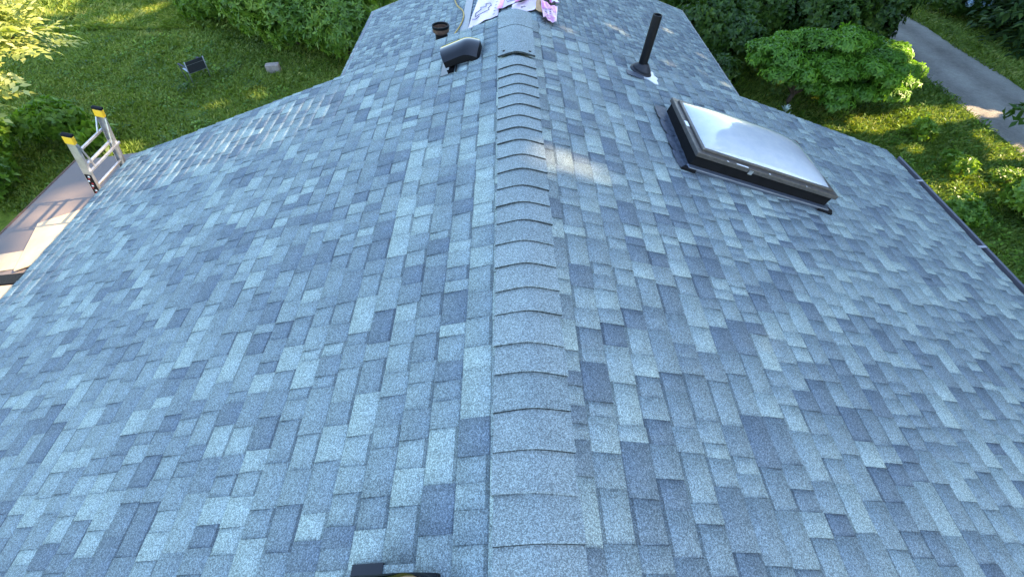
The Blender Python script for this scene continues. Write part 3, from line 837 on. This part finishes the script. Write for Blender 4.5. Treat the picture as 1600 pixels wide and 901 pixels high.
# ------------------------------------------------------------------ chair and block on the lawn
CH = np.array([-10.05, 14.55]); ang = R(140)
chair = empty('lawn_chair', (CH[0], CH[1], GZ), 'charcoal mesh lawn chair with pale tube frame standing on the left lawn', 'chair')
def CP(a, b, z):                                         # a: forward, b: sideways
    c, s = math.cos(ang), math.sin(ang)
    a, b, z = a * .88, b * .88, z * .88
    return (CH[0] + a * c - b * s, CH[1] + a * s + b * c, GZ + z)
def quad_sheet(p, name, mat, parent, th=.012):
    p = [Vector(q) for q in p]; nrm = (p[1] - p[0]).cross(p[3] - p[0]).normalized() * th
    mb = MB(); mb.hexa([*p, *[q + nrm for q in p]]); return mb.build(name, mat, parent)
quad_sheet([CP(-.25, -.3, .42), CP(.28, -.3, .46), CP(.28, .3, .46), CP(-.25, .3, .42)], 'seat', MAT['chair_tube'], chair)
quad_sheet([CP(-.27, -.31, .44), CP(-.27, .31, .44), CP(-.4, .31, .86), CP(-.4, -.31, .86)], 'backrest', MAT['fabric'], chair)
for b_ in (-.34, .34):
    mb = MB(); mb.tube([CP(.34, b_, 0), CP(.3, b_, .62), CP(-.36, b_, .66)], .016); mb.build('leg', MAT['chair_tube'], chair, smooth=True)
    mb = MB(); mb.tube([CP(-.1, b_ * .98, 0), CP(-.27, b_ * .96, .44), CP(-.41, b_ * .96, .88)], .016); mb.build('leg', MAT['chair_tube'], chair, smooth=True)
    mb = MB(); mb.bar(CP(.32, b_, .645), CP(-.34, b_, .685), .06, .02); mb.build('armrest', MAT['fabric'], chair)
mb = MB(); mb.tube([CP(-.35, -.33, .74), CP(-.35, .33, .74)], .012); mb.build('crossbar', MAT['chair_tube'], chair)
mb = MB(); mb.tube([CP(-.1, -.34, .02), CP(-.1, .34, .02)], .012); mb.build('crossbar', MAT['chair_tube'], chair)

mb = MB(); c = Vector((-7.82, 15.1, GZ + .12)); a = Vector((.98, .17, 0)) * .21; b_ = Vector((-.17, .98, 0)) * .12; h = Vector((0, 0, .16))
mb.hexa([c - a - b_ - h, c + a - b_ - h, c + a + b_ - h, c - a + b_ - h, c - a - b_ + h, c + a - b_ + h * .9, c + a + b_ + h, c - a + b_ + h * .95])
tag(mb.build('concrete_block', MAT['stone'], bevel=.02), 'pale concrete block on the grass at the foot of the rhododendron hedge', 'block')

# ------------------------------------------------------------------ foliage
TAN = math.tan(R(SUN_ELEV))
# gaps in the tree row through which sunlight reaches single spots: (y, v, ry, rv) with v = z - x tan(elevation)
GAPS = []
def gap(x, y, z, ry, rv): GAPS.append((y, z - x * TAN, ry, rv))
def sun_gaps(P, margin=0.12):
    v = P[:, 2] - P[:, 0] * TAN; keep = np.ones(len(P), bool)
    for (y, g_, ry, rv) in GAPS:
        keep &= ((P[:, 1] - y) / (ry + margin)) ** 2 + ((v - g_) / (rv + margin)) ** 2 > 1
    return keep
# pale tree on the left, porch roof, left eave, ridge, wing and lawns
gap(-10.3, 9.0, -1.5, 1.9, 1.5)
for x in (-5.1, -4.5, -3.9, -3.3, -2.7): gap(x, 4.42, x / 3, .4, .26)
for y in (2.9, 3.4, 3.9, 4.3): gap(-6.0, y, -2.33, .3, .16)
gap(-6.4, 5.15, -2.38, .17, .1); gap(-6.6, 4.75, -2.38, .12, .1)
gap(.34, 2.7, -.12, .01, .1); gap(.56, 2.66, -.19, -.03, .02)
for a in ((2.62, 2.02), (2.75, 2.1), (2.9, 1.65), (.1, 2.5)): gap(a[0], a[1], -a[0] / 3, -.02, -.02)
for x, y in ((1.08, 9.0), (3.7, 11.2), (4.37, 10.4), (3.86, 9.77), (4.1, 9.37), (4.47, 9.18), (3.3, 9.16), (2.15, 10.07), (2.4, 9.9)):
    gap(x, y, WZ - (x - WX) / 3, .02, .045)
for x, y, ry, rv in ((8.93, 13.3, .5, .25), (9.3, 11.8, .3, .25), (10.2, 11.55, .28, .3), (11.3, 11.85, .22, .35), (12.5, 12.15, .3, .35), (13.5, 12.35, .25, .2), (14.3, 12.2, .14, .08), (13.5, 9.9, .4, .25),
                     (11.1, 8.95, .3, .25), (12.2, 8.7, .16, .3), (10.4, 8.4, .25, .25), (9.8, 8.1, .2, .2), (12.9, 9.4, .25, .25), (13.2, 11.0, .15, .1),
                     (10.9, 10.4, .12, .1), (9.4, 9.6, .1, .12), (12.6, 7.6, .2, .15), (-15.5, 19.4, .25, .15), (-14.7, 20.4, .25, .15), (-7.9, 13.5, .14, .06), (-10.5, 10.6, .2, .12), (-9.0, 12.9, .1, .05)):
    gap(x, y, GZ, ry * 1.7, rv * 2.0)
gap(10.9, 12.5, -3.4, .6, .2); gap(11.0, 11.9, -4.3, .35, .3)

def unit(a): return a / np.maximum(np.linalg.norm(a, axis=-1, keepdims=True), 1e-9)
def leaf_arrays(P, D, N, L, W, droop=0.15):
    """one four-cornered, folded leaf per row"""
    n = len(P); S = unit(np.cross(D, N)); U = np.cross(S, D)
    L = np.broadcast_to(L, (n,))[:, None]; W = np.broadcast_to(W, (n,))[:, None]
    v = np.stack([P, P + D * L * .45 + S * W * .5 + U * L * .06, P + D * L - U * L * droop, P + D * L * .45 - S * W * .5 + U * L * .06], 1)
    return v.reshape(-1, 3), np.arange(4 * n).reshape(n, 4)
def blob_points(r, blobs, n, lo=0.6, hi=1.05, zmin=-0.5):
    """points and outward normals spread over a set of ellipsoids"""
    blobs = np.array(blobs, float); wt = (blobs[:, 3] * blobs[:, 4] + blobs[:, 4] * blobs[:, 5] + blobs[:, 3] * blobs[:, 5])
    k = r.choice(len(blobs), n, p=wt / wt.sum()); d = unit(r.normal(size=(n, 3)))
    d[:, 2] = np.where(d[:, 2] < zmin, -d[:, 2], d[:, 2])
    rad = hi - (hi - lo) * r.random(n)[:, None] ** 2.2 + (r.random((n, 1)) < .12) * r.random((n, 1)) * .28
    # ragged outline
    w = 1 + .14 * np.sin(5 * d[:, :1] + k[:, None] * 2.1) * np.sin(4 * d[:, 1:2] + k[:, None]) + .1 * np.sin(9 * d[:, 2:] + 7 * d[:, :1] + k[:, None])
    P = blobs[k, :3] + blobs[k, 3:] * d * rad * w
    return P, unit(d / blobs[k, 3:]), rad[:, 0]
def whorls(r, P, N, k, L, W, spread=1.1, droop=0.2, up=0.25):
    """k leaves splayed around each shoot tip"""
    n = len(P); T = unit(np.cross(N, r.normal(size=(n, 3)))); B = np.cross(N, T)
    vs, fs = [], []; off = 0; Pk = []
    for i in range(k):
        a = 2 * math.pi * i / k + r.random(n) * .8
        side = np.cos(a)[:, None] * T + np.sin(a)[:, None] * B
        D = unit(N * math.cos(spread) + side * math.sin(spread) + np.array([0, 0, up]) + r.normal(size=(n, 3)) * .18)
        s = r.uniform(.75, 1.2, n)
        v, f = leaf_arrays(P, D, unit(N + side * .2), L * s, W * s, droop)
        vs.append(v); fs.append(f + off); off += len(v)
    return np.concatenate(vs), np.concatenate(fs)
def limb_tubes(name, root, base, tips, r0, seed, mat='bark'):
    rr = random.Random(seed); mb = MB(); base = Vector(base)
    for i, t in enumerate(tips):
        t = Vector(t); mid = base.lerp(t, .5) + Vector((rr.uniform(-.1, .1), rr.uniform(-.1, .1), rr.uniform(0, .15))) * (t - base).length * .6
        pts = [base + (mid - base) * s * (2 - s) * 1.0 if s < .5 else base.lerp(mid, 1 - s).lerp(mid.lerp(t, s), s) for s in (0, .25, .5, .75, 1)]
        mb.tube(pts, [r0, r0 * .8, r0 * .55, r0 * .35, r0 * .12], 7)
    return mb.build(name, MAT[mat], root, origin=tuple(base), smooth=True)
def plant(name, label, cat, base, blobs, shoots, k, L, W, mat, seed, group=None, lo=.6, limb=.05, trunk='trunk', crown='crown', filt=False, droop=.2, up=.25, spread=1.1, shade=(.15, .85), limbs=6, zmin=-.5, flat=None):
    r = np.random.default_rng(seed)
    root = empty(name, base, label, cat, group)
    P, N, rad = blob_points(r, blobs, shoots, lo, 1.05, zmin)
    if flat is not None: N = unit(N * np.array([1, 1, .5]) + np.array([0, 0, flat]))
    ok = P[:, 2] > GZ + .04
    if filt: ok &= sun_gaps(P)
    P, N, rad = P[ok], N[ok], rad[ok]
    v, f = whorls(r, P, N, k, L, W, spread, droop, up)
    # foliage colour differs from clump to clump and leaf to leaf
    cl = .5 + .3 * np.sin(P[:, 0] * 3.1 + seed) * np.sin(P[:, 1] * 2.7) + .15 * np.sin(P[:, 2] * 5 + P[:, 0] * 4)
    sh = np.clip(shade[0] + (shade[1] - shade[0]) * (np.tile(cl, k) * .6 + r.random(len(f)) * .5 - .05), 0, 1)
    link(crown, arrays_mesh(crown, v, f, sh), MAT[mat], root, origin=tuple(np.mean(np.array(blobs)[:, :3], axis=0)))
    if name == 'japanese_maple':
        mb = MB(); b0 = Vector(base); fk = b0 + Vector((.02, -.05, .38))
        mb.tube([b0, b0 + Vector((.02, 0, .2)), fk], [.085, .065, .06], 9)
        for q in ((-.35, -.1, 1.2), (.55, -.1, 1.15), (1.4, -.2, 1.25), (-.9, .1, 1.2)):
            t = b0 + Vector(q); mb.tube([fk, fk.lerp(t, .5) + Vector((0, 0, .06)), t], [.048, .035, .012], 7)
        mb.build(trunk, MAT['bark'], root, origin=base, smooth=True)
    elif limb:
        rr = random.Random(seed); bl = list(blobs); rr.shuffle(bl)
        limb_tubes(trunk, root, base, [(b[0] + rr.uniform(-.3, .3) * b[3], b[1] + rr.uniform(-.3, .3) * b[4], b[2] + rr.uniform(0, .5) * b[5]) for b in (bl * 4)[:limbs]], limb, seed)
    return root
def mound(cx, cy, rx, ry, h, n, seed, sq=.8):
    """ellipsoids that pile up to one bush"""
    r = random.Random(seed); out = [(cx, cy, GZ + h * .45, rx * .72, ry * .72, h * .5)]
    for i in range(n):
        a = 2 * math.pi * i / n + r.uniform(-.3, .3); q = r.uniform(.45, .7)
        s = r.uniform(.32, .48)
        out.append((cx + rx * q * math.cos(a), cy + ry * q * math.sin(a), GZ + h * r.uniform(.35, .72), rx * s, ry * s, h * r.uniform(.24, .34)))
    return out

# rhododendron hedge left of the wing
RH = 'rhododendron bushes of the hedge left of the lower wing'
for i, (cx, cy, rx, ry, h, lab, m) in enumerate((
        (-5.6, 16.3, 1.5, 1.2, 2.1, 'rhododendron bush tucked against the left eave of the lower wing', 'rhodo'),
        (-7.6, 17.2, 1.6, 1.6, 2.3, 'rhododendron bush behind the pale concrete block', 'rhodo'),
        (-9.2, 18.5, 1.5, 1.4, 2.1, 'bright rhododendron bush at the left end of the hedge', 'rhodo'),
        (-6.3, 19.2, 1.8, 1.5, 2.3, 'rhododendron bush at the back of the hedge, top of the picture', 'rhodo'),
        (-11.4, 19.7, 1.5, 1.3, 1.5, 'loose leafy shrub left of the rhododendron hedge', 'lush'),
        (-13.2, 22.6, 1.8, 1.4, 1.7, 'dark shrub at the far edge of the left lawn', 'lush'))):
    plant('rhododendron' if m == 'rhodo' else 'shrub', lab, 'shrub', (cx, cy, GZ), mound(cx, cy, rx, ry, h, 9, 40 + i), 2300, 7, .19, .06, m, 60 + i, RH if m == 'rhodo' else None, crown='foliage', trunk='stem', shade=(.1, 1.0))
# big back shrubs beyond the left lawn
for i, (cx, cy, h) in enumerate(((-17.5, 24.0, 2.0), (-21.5, 24.6, 2.2), (-24, 21, 2.2))):
    plant('shrub', ('tall shrub at the top edge above the left lawn', 'shrub behind the pale tree at the top left corner', 'leftmost shrub on the far side of the lawn')[i], 'shrub', (cx, cy, GZ), mound(cx, cy, 2.0, 1.5, h, 8, 80 + i), 1500, 6, .17, .06, 'dark_leaf', 83 + i, None, crown='foliage', trunk='stem')

# pale compound-leaved tree reaching in at the left
def compound_tree():
    r = np.random.default_rng(3)
    base = (-15.0, 9.2, GZ)
    root = empty('ash_tree', base, 'sunlit pale green tree with compound leaves at the left edge', 'tree')
    blobs = [(-9.6, 8.9, -2.0, 1.1, .9, .75), (-10.3, 9.6, -1.5, 1.0, .9, .8), (-9.9, 8.0, -2.6, .8, .8, .6), (-11.3, 8.6, -.7, 1.5, 1.5, 1.3), (-8.6, 9.0, -2.0, .55, .5, .35), (-11.6, 10.2, -1.8, 1.2, 1.1, 1.0), (-12.4, 8.0, -1.8, 1.2, 1.2, 1.0)]
    blobs = [(b[0] - .72, b[1] + .05, b[2] + .28, b[3], b[4], b[5]) for b in blobs]
    P, N, rad = blob_points(r, blobs, 1900, .5, 1.08)
    n = len(P)
    D = unit(N * np.array([1, 1, .3]) + np.array([.25, 0, -.12]) + r.normal(size=(n, 3)) * .25)
    S = unit(np.cross(D, np.array([0, 0, 1.0]) + r.normal(size=(n, 3)) * .2)); U = np.cross(S, D)
    vs, fs, off = [], [], 0
    for j in range(9):                                   # paired leaflets along each rachis and one at the tip
        t = .05 + .085 * (j // 2) * 1.1
        sd = 0 if j == 8 else (1 if j % 2 else -1)
        ld = unit(D * (.55 if sd else 1) + S * sd + r.normal(size=(n, 3)) * .12)
        v, f = leaf_arrays(P + D * t, ld, U, .165 * r.uniform(.85, 1.2, n), .09, .12)
        vs.append(v); fs.append(f + off); off += len(v)
    v = np.concatenate(vs); f = np.concatenate(fs)
    link('crown', arrays_mesh('crown', v, f, np.clip(np.tile(r.uniform(.2, .9, n), 9) + r.normal(size=len(f)) * .1, 0, 1)), MAT['walnut'], root, origin=(-10, 9, -2))
    limb_tubes('trunk', root, base, [b[:3] for b in blobs], .1, 9)
compound_tree()
# low plants left of the porch
for i, (cx, cy, rx, h, L, m, lab) in enumerate(((-12.4, 11.2, .8, .9, .2, 'lush', 'broad-leaved plant on the lawn left of the ladder'), (-13.4, 9.9, 1.0, 1.1, .14, 'lush', 'low leafy plant below the pale tree'),
                                           (-12.6, 8.6, .9, .8, .14, 'lush', 'leafy weeds at the left edge beside the porch roof'), (-11.2, 10.9, .45, .5, .3, 'lush', 'single big-leaved plant just above the ladder top'))):
    plant('plant', lab, 'plant', (cx, cy, GZ), mound(cx, cy, rx, rx, h, 6, 120 + i), (420, 700, 600, 30)[i], 5, L, L * .5, m, 125 + i, None, crown='foliage', trunk='stem', limb=.02, shade=(.2, 1.0))

# Japanese maple right of the house
rj = random.Random(4)
bl = [(8.3, 12.7, -3.85, 1.2, .75, .3), (9.5, 12.6, -3.8, 1.2, .8, .35), (10.3, 12.3, -4.0, .7, .6, .4)]
while len(bl) < 70:                                       # flat leaf sprays, layered
    a, b_, c_ = rj.uniform(-1, 1), rj.uniform(-1, 1), rj.uniform(-.75, 1)
    q = a * a + b_ * b_ + c_ * c_
    if q > 1 or q < .35: continue
    x = 9.1 + 2.4 * a; low = -.34 if x > 8.9 else .16
    bl.append((x, 12.5 + 1.15 * b_, -3.86 + .68 * c_ + low * (c_ < 0) + .1 * (1 - abs(a)), rj.uniform(.3, .52), rj.uniform(.28, .45), rj.uniform(.09, .17)))
plant('japanese_maple', 'low spreading green maple beside the driveway with a forked trunk', 'tree', (8.45, 12.75, GZ), bl, 7800, 5, .13, .05, 'maple', 200, None, lo=.45, limb=.05, droop=.3, up=-.35, spread=1.25, shade=(.0, 1.0), limbs=3, flat=.5)
# understorey between the wing and the drive
for i, (cx, cy, rx, ry, h, lab, m, sh_) in enumerate((
        (6.4, 15.6, 1.3, 1.2, 1.9, 'dark shrub against the right eave of the lower wing', 'dark_leaf', 1900),
        (6.2, 13.6, .9, .9, 1.1, 'low dark shrub below the right eave of the wing near the skylight', 'dark_leaf', 900),
        (7.4, 14.9, 1.1, 1.0, 1.7, 'dark shrub left of the maple trunk', 'dark_leaf', 1300),
        (8.2, 16.6, 1.6, 1.3, 2.4, 'dark leafy shrub behind the maple on its left', 'dark_leaf', 2200),
        (10.4, 16.4, 1.6, 1.3, 2.3, 'leafy shrub directly behind the maple crown', 'dark_leaf', 2200),
        (12.4, 16.9, 1.4, 1.3, 2.2, 'dark shrub behind the right end of the maple', 'dark_leaf', 2000),
        (6.6, 18.6, 1.7, 1.4, 2.4, 'dark shrub beyond the right corner of the lower wing', 'dark_leaf', 2000),
        (9.4, 19.4, 1.9, 1.5, 2.4, 'tall dark shrub at the top edge right of the wing', 'dark_leaf', 2000),
        (12.3, 20.0, 1.8, 1.5, 2.3, 'tall shrub at the top edge left of the driveway', 'lush', 2000),
        (13.4, 19.0, .9, 1.1, 1.7, 'thin leafy shrub overhanging the left edge of the driveway', 'lush', 1000))):
    plant('shrub', lab, 'shrub', (cx, cy, GZ), mound(cx, cy, rx, ry, h, 9, 220 + i), sh_, 6, .15, .07, m, 240 + i, 'shrubs between the wing and the driveway', crown='foliage', trunk='stem', shade=(.0, 1.0), lo=.5)
# hydrangea across the drive
hy = plant('hydrangea', 'dark hydrangea bush with pale blue flower heads beyond the driveway', 'shrub', (18.3, 19.9, GZ), mound(18.3, 19.9, 1.3, .9, 1.0, 8, 300), 1500, 6, .16, .09, 'dark_leaf', 301, None, crown='foliage', trunk='stem', filt=True)
rh = random.Random(8)
for i in range(14):
    c = np.array([17.4 + rh.uniform(0, 1.7), 19.2 + rh.uniform(-.2, .6), GZ + rh.uniform(.55, .95)])
    r_ = np.random.default_rng(400 + i); d_ = unit(r_.normal(size=(70, 3))); P = c + d_ * .12
    v, f = leaf_arrays(P, unit(np.cross(d_, r_.normal(size=(70, 3)))), d_, .07, .06, .05)
    link('flower_head', arrays_mesh('flower_head', v, f, r_.random(70)), MAT['blossom'], hy, origin=tuple(c))

# conifers and shade trees beyond the drive
def conifer(name, label, base, h, rad, n, seed, z0=.04):
    r = np.random.default_rng(seed)
    root = empty(name, base, label, 'tree', 'conifers beyond the driveway')
    b = np.array(base); vs, fs, off = [], [], 0
    nb = n
    t = r.random(nb) ** 1.25 * (1 - z0) + z0; a = r.random(nb) * 2 * math.pi
    ln = rad * (1 - t) ** .8 * r.uniform(.75, 1.1, nb) + .2
    for j in range(16):                                  # flat sprays along every bough
        q = r.uniform(.25, 1.0, nb); out = np.stack([np.cos(a), np.sin(a), np.zeros(nb)], -1); sd = np.stack([-np.sin(a), np.cos(a), np.zeros(nb)], -1)
        side = r.choice([-1, 1], nb)
        P = b + out * (ln * q)[:, None] + np.array([0, 0, 1.0]) * (t * h - .22 * ln * q ** 2 + r.normal(size=nb) * .05)[:, None]
        D = unit(out * .7 + sd * side[:, None] * .8 + np.array([0, 0, -.25]) + r.normal(size=(nb, 3)) * .15)
        keep = sun_gaps(P) & (P[:, 2] > GZ + .05)
        v, f = leaf_arrays(P[keep], D[keep], np.tile([0, 0, 1.0], (keep.sum(), 1)), .34 * r.uniform(.7, 1.2, keep.sum()), .13, .2)
        vs.append(v); fs.append(f + off); off += len(v)
    v = np.concatenate(vs); f = np.concatenate(fs)
    link('crown', arrays_mesh('crown', v, f, r.random(len(f))), MAT['fir'], root, origin=(b[0], b[1], b[2] + h / 2))
    mb = MB(); mb.tube([base, (b[0], b[1], b[2] + h * .5), (b[0], b[1], b[2] + h)], [.28, .18, .03], 10); mb.build('trunk', MAT['bark'], root, origin=base, smooth=True)
for i, (x, y, h, rd, lab) in enumerate(((19.6, 17.0, 9, 2.4, 'dark conifer at the top right beyond the driveway'), (20.2, 13.2, 9, 2.6, 'dark conifer at the right edge above the gravel drive'), (21.6, 20.6, 11, 2.6, 'dark conifer in the top right corner behind the hydrangea'))):
    conifer('conifer', lab, (x, y, GZ), h, rd, 900, 500 + i)

def shade_tree(base, h, rad, n, seed, label):
    r = np.random.default_rng(seed); b = np.array(base)
    root = empty('alder_tree', base, label, 'tree', 'row of tall trees beyond the driveway')
    t = r.random(n); prof = np.clip(np.minimum(1, (t + .08) / .12) * np.minimum(1, ((1.02 - t) / .2)) ** .5, 0, 1)
    a = r.random(n) * 2 * math.pi; q = np.sqrt(r.random(n)) * rad * prof * (1 + .15 * np.sin(3 * a + 9 * t))
    P = b + np.stack([np.cos(a) * q, np.sin(a) * q, 1.2 + t * (h - 1.2)], -1)
    D = unit(r.normal(size=(n, 3))); N = unit(np.cross(D, r.normal(size=(n, 3))))
    ok = sun_gaps(P + D * .18, .13); P, D, N = P[ok], D[ok], N[ok]; m = len(P)
    v, f = leaf_arrays(P, D, N, .38 * r.uniform(.7, 1.3, m), .32, .1)
    link('crown', arrays_mesh('crown', v, f, r.random(m)), MAT['shade_leaf'], root, origin=(b[0], b[1], b[2] + h / 2))
    mb = MB(); mb.tube([base, (b[0] + .1, b[1], b[2] + h * .5), (b[0], b[1], b[2] + h * .97)], [.3, .2, .04], 10); mb.build('trunk', MAT['bark'], root, origin=base, smooth=True)
for i, (x, y, h) in enumerate(((24.3, -2.6, 27), (23.0, 1.6, 28), (24.4, 5.6, 28), (23.2, 9.6, 29), (24.4, 13.6, 28), (23.4, 17.7, 29), (24.6, 21.9, 28), (23.6, 26.2, 27))):
    shade_tree((x, y, GZ), h, 3.6, 29000, 600 + i, 'tall broadleaf tree in the row beyond the driveway, mostly above the picture')

# dark-leaved tree whose branch hangs in at the right edge
plant('maple_tree', 'dark broad-leaved branch hanging over the driveway at the right edge', 'tree', (16.6, 6.6, GZ), [(11.35, 8.75, -3.35, .5, .42, .16), (12.1, 8.5, -3.1, .7, .5, .3), (13.4, 7.9, -2.4, 1.0, .9, .7), (15.2, 7.0, -1.6, 1.5, 1.4, 1.1)], 620, 5, .2, .1, 'dark_leaf', 700, None, filt=True, limb=.09, shade=(.1, .7))
# saplings and small bushes on the right lawn
for i, (cx, cy, rx, h, L, m, n_, lab) in enumerate((
        (11.4, 10.9, .38, .5, .12, 'lush', 90, 'small green sapling on the lawn below the maple'),
        (11.3, 9.3, .42, .5, .12, 'lush', 120, 'sunlit yellow-green sapling on the right lawn'),
        (10.4, 7.6, .45, .45, .1, 'lush', 300, 'rounded light green bush beside the right gutter'),
        (12.0, 7.6, .9, .9, .13, 'rhodo', 800, 'blue-green bush at the right edge of the picture'),
        (12.4, 8.9, .45, .3, .09, 'lush', 150, 'low weeds in the sun near the right edge'))):
    plant('bush', lab, 'bush', (cx, cy, GZ), mound(cx, cy, rx, rx, h, 6, 720 + i), n_, 5, L, L * .5, m, 730 + i, None, crown='foliage', trunk='stem', limb=.012, shade=(.3, 1.0))
# silvery plant tip at the right rake
plant('plant', 'small white-leaved plant showing above the right rake edge', 'plant', (7.85, 11.75, GZ), [(7.85, 11.75, GZ + .25, .1, .1, .12)], 5, 4, .2, .06, 'blossom', 760, None, limb=.012, crown='foliage', trunk='stem', up=.8, spread=.6, shade=(.7, 1))

# ------------------------------------------------------------------ grass
def grass():
    r = np.random.default_rng(77)
    def area(n, x0, x1, y0, y1): return np.stack([r.uniform(x0, x1, n), r.uniform(y0, y1, n)], -1)
    p = np.concatenate([area(95000, -15, -3.5, 8, 23), area(75000, -24, -12, 7, 24), area(110000, 5.5, 17.2, 4, 20), area(14000, 15, 20, 10, 24)])
    x, y = p[:, 0], p[:, 1]
    pn = np.sin(x * 1.3 + 2 * np.sin(y * .7)) * np.sin(y * 1.1 + 1.5 * np.sin(x * .6)); pn2 = np.sin(x * 3.1 + y * 1.7) * np.sin(y * 2.9 - x * 1.3)
    ok = ~((x > drive_left(y) + .1 + .35 * pn2 * r.random(len(x))) & (x < drive_right(y) - .1 + .3 * pn * r.random(len(x))))
    ok &= ~((x > -3.3) & (x < 4.4) & (y < 13.2)); ok &= ~((np.abs(x) < 4.6) & (y < 5))
    ok &= ~((pn * pn2 > .52) & (r.random(len(x)) < .85))        # worn patches
    x, y, pn, pn2 = x[ok], y[ok], pn[ok], pn2[ok]; n = len(x)
    tall = (1 + .5 * np.clip(-pn, 0, 1) + np.where((y > 18.5) & (x < -10), 1.2, 0)) * r.uniform(.5, 1.25, n)
    hgt = .085 * tall; a = r.random(n) * 2 * math.pi; lean = r.uniform(.15, 1.1, n) * hgt
    w = np.where(r.random(n) < .18, r.uniform(.03, .055, n), r.uniform(.01, .022, n)); z = ground_z(x, y) - .01
    sx, sy = np.cos(a + 1.57) * w, np.sin(a + 1.57) * w; dx, dy = np.cos(a) * lean, np.sin(a) * lean
    v = np.stack([np.stack([x - sx, y - sy, z], -1), np.stack([x + sx, y + sy, z], -1), np.stack([x + sx * .5 + dx * .5, y + sy * .5 + dy * .5, z + hgt * .7], -1), np.stack([x + dx * 1.3, y + dy * 1.3, z + hgt], -1)], 1)
    big = np.sin(x * .55 + 1.7 * np.sin(y * .4 + 1)) * np.sin(y * .6 - x * .25)
    sh = np.clip(.36 + np.where((y > 18) & (x < -13) & (pn2 > 0), .25, 0) + .2 * pn * big + .16 * big + .1 * pn2 + r.normal(size=n) * .15 + np.where(r.random(n) < .03, .4, 0), 0, 1)
    o = link('grass', arrays_mesh('grass', v.reshape(-1, 3), np.arange(4 * n).reshape(n, 4), sh), MAT['grass'])
    tag(o, 'rough green lawn grass left and right of the house', 'grass', kind='stuff')
grass()
def weeds():
    r = np.random.default_rng(91); vs, fs, ss, off = [], [], [], 0
    for i in range(620):
        if i % 3: x, y = r.uniform(-20, -5), r.uniform(8.5, 22)
        else: x, y = r.uniform(6, 13.6), r.uniform(5, 14)
        n = int(r.integers(10, 42)); rad = r.uniform(.1, .42); a = r.random(n) * 2 * math.pi; q = np.sqrt(r.random(n)) * rad
        P = np.stack([x + np.cos(a) * q, y + np.sin(a) * q, np.zeros(n)], -1); P[:, 2] = ground_z(P[:, 0], P[:, 1]) + r.uniform(.03, .16, n)
        D = unit(np.stack([np.cos(a), np.sin(a), r.uniform(-.1, .7, n)], -1) + r.normal(size=(n, 3)) * .3)
        L = r.uniform(.05, .13); v, f = leaf_arrays(P, D, np.tile([0, 0, 1.0], (n, 1)), L * r.uniform(.7, 1.2, n), L * .5, .15)
        vs.append(v); fs.append(f + off); off += len(v); ss.append(np.clip(r.uniform(.1, .85) + r.normal(size=n) * .12, 0, 1))
    o = link('weeds', arrays_mesh('weeds', np.concatenate(vs), np.concatenate(fs), np.concatenate(ss)), MAT['lush'])
    tag(o, 'broad-leaved weeds and clover scattered through the lawn grass', 'weeds', kind='stuff')
weeds()
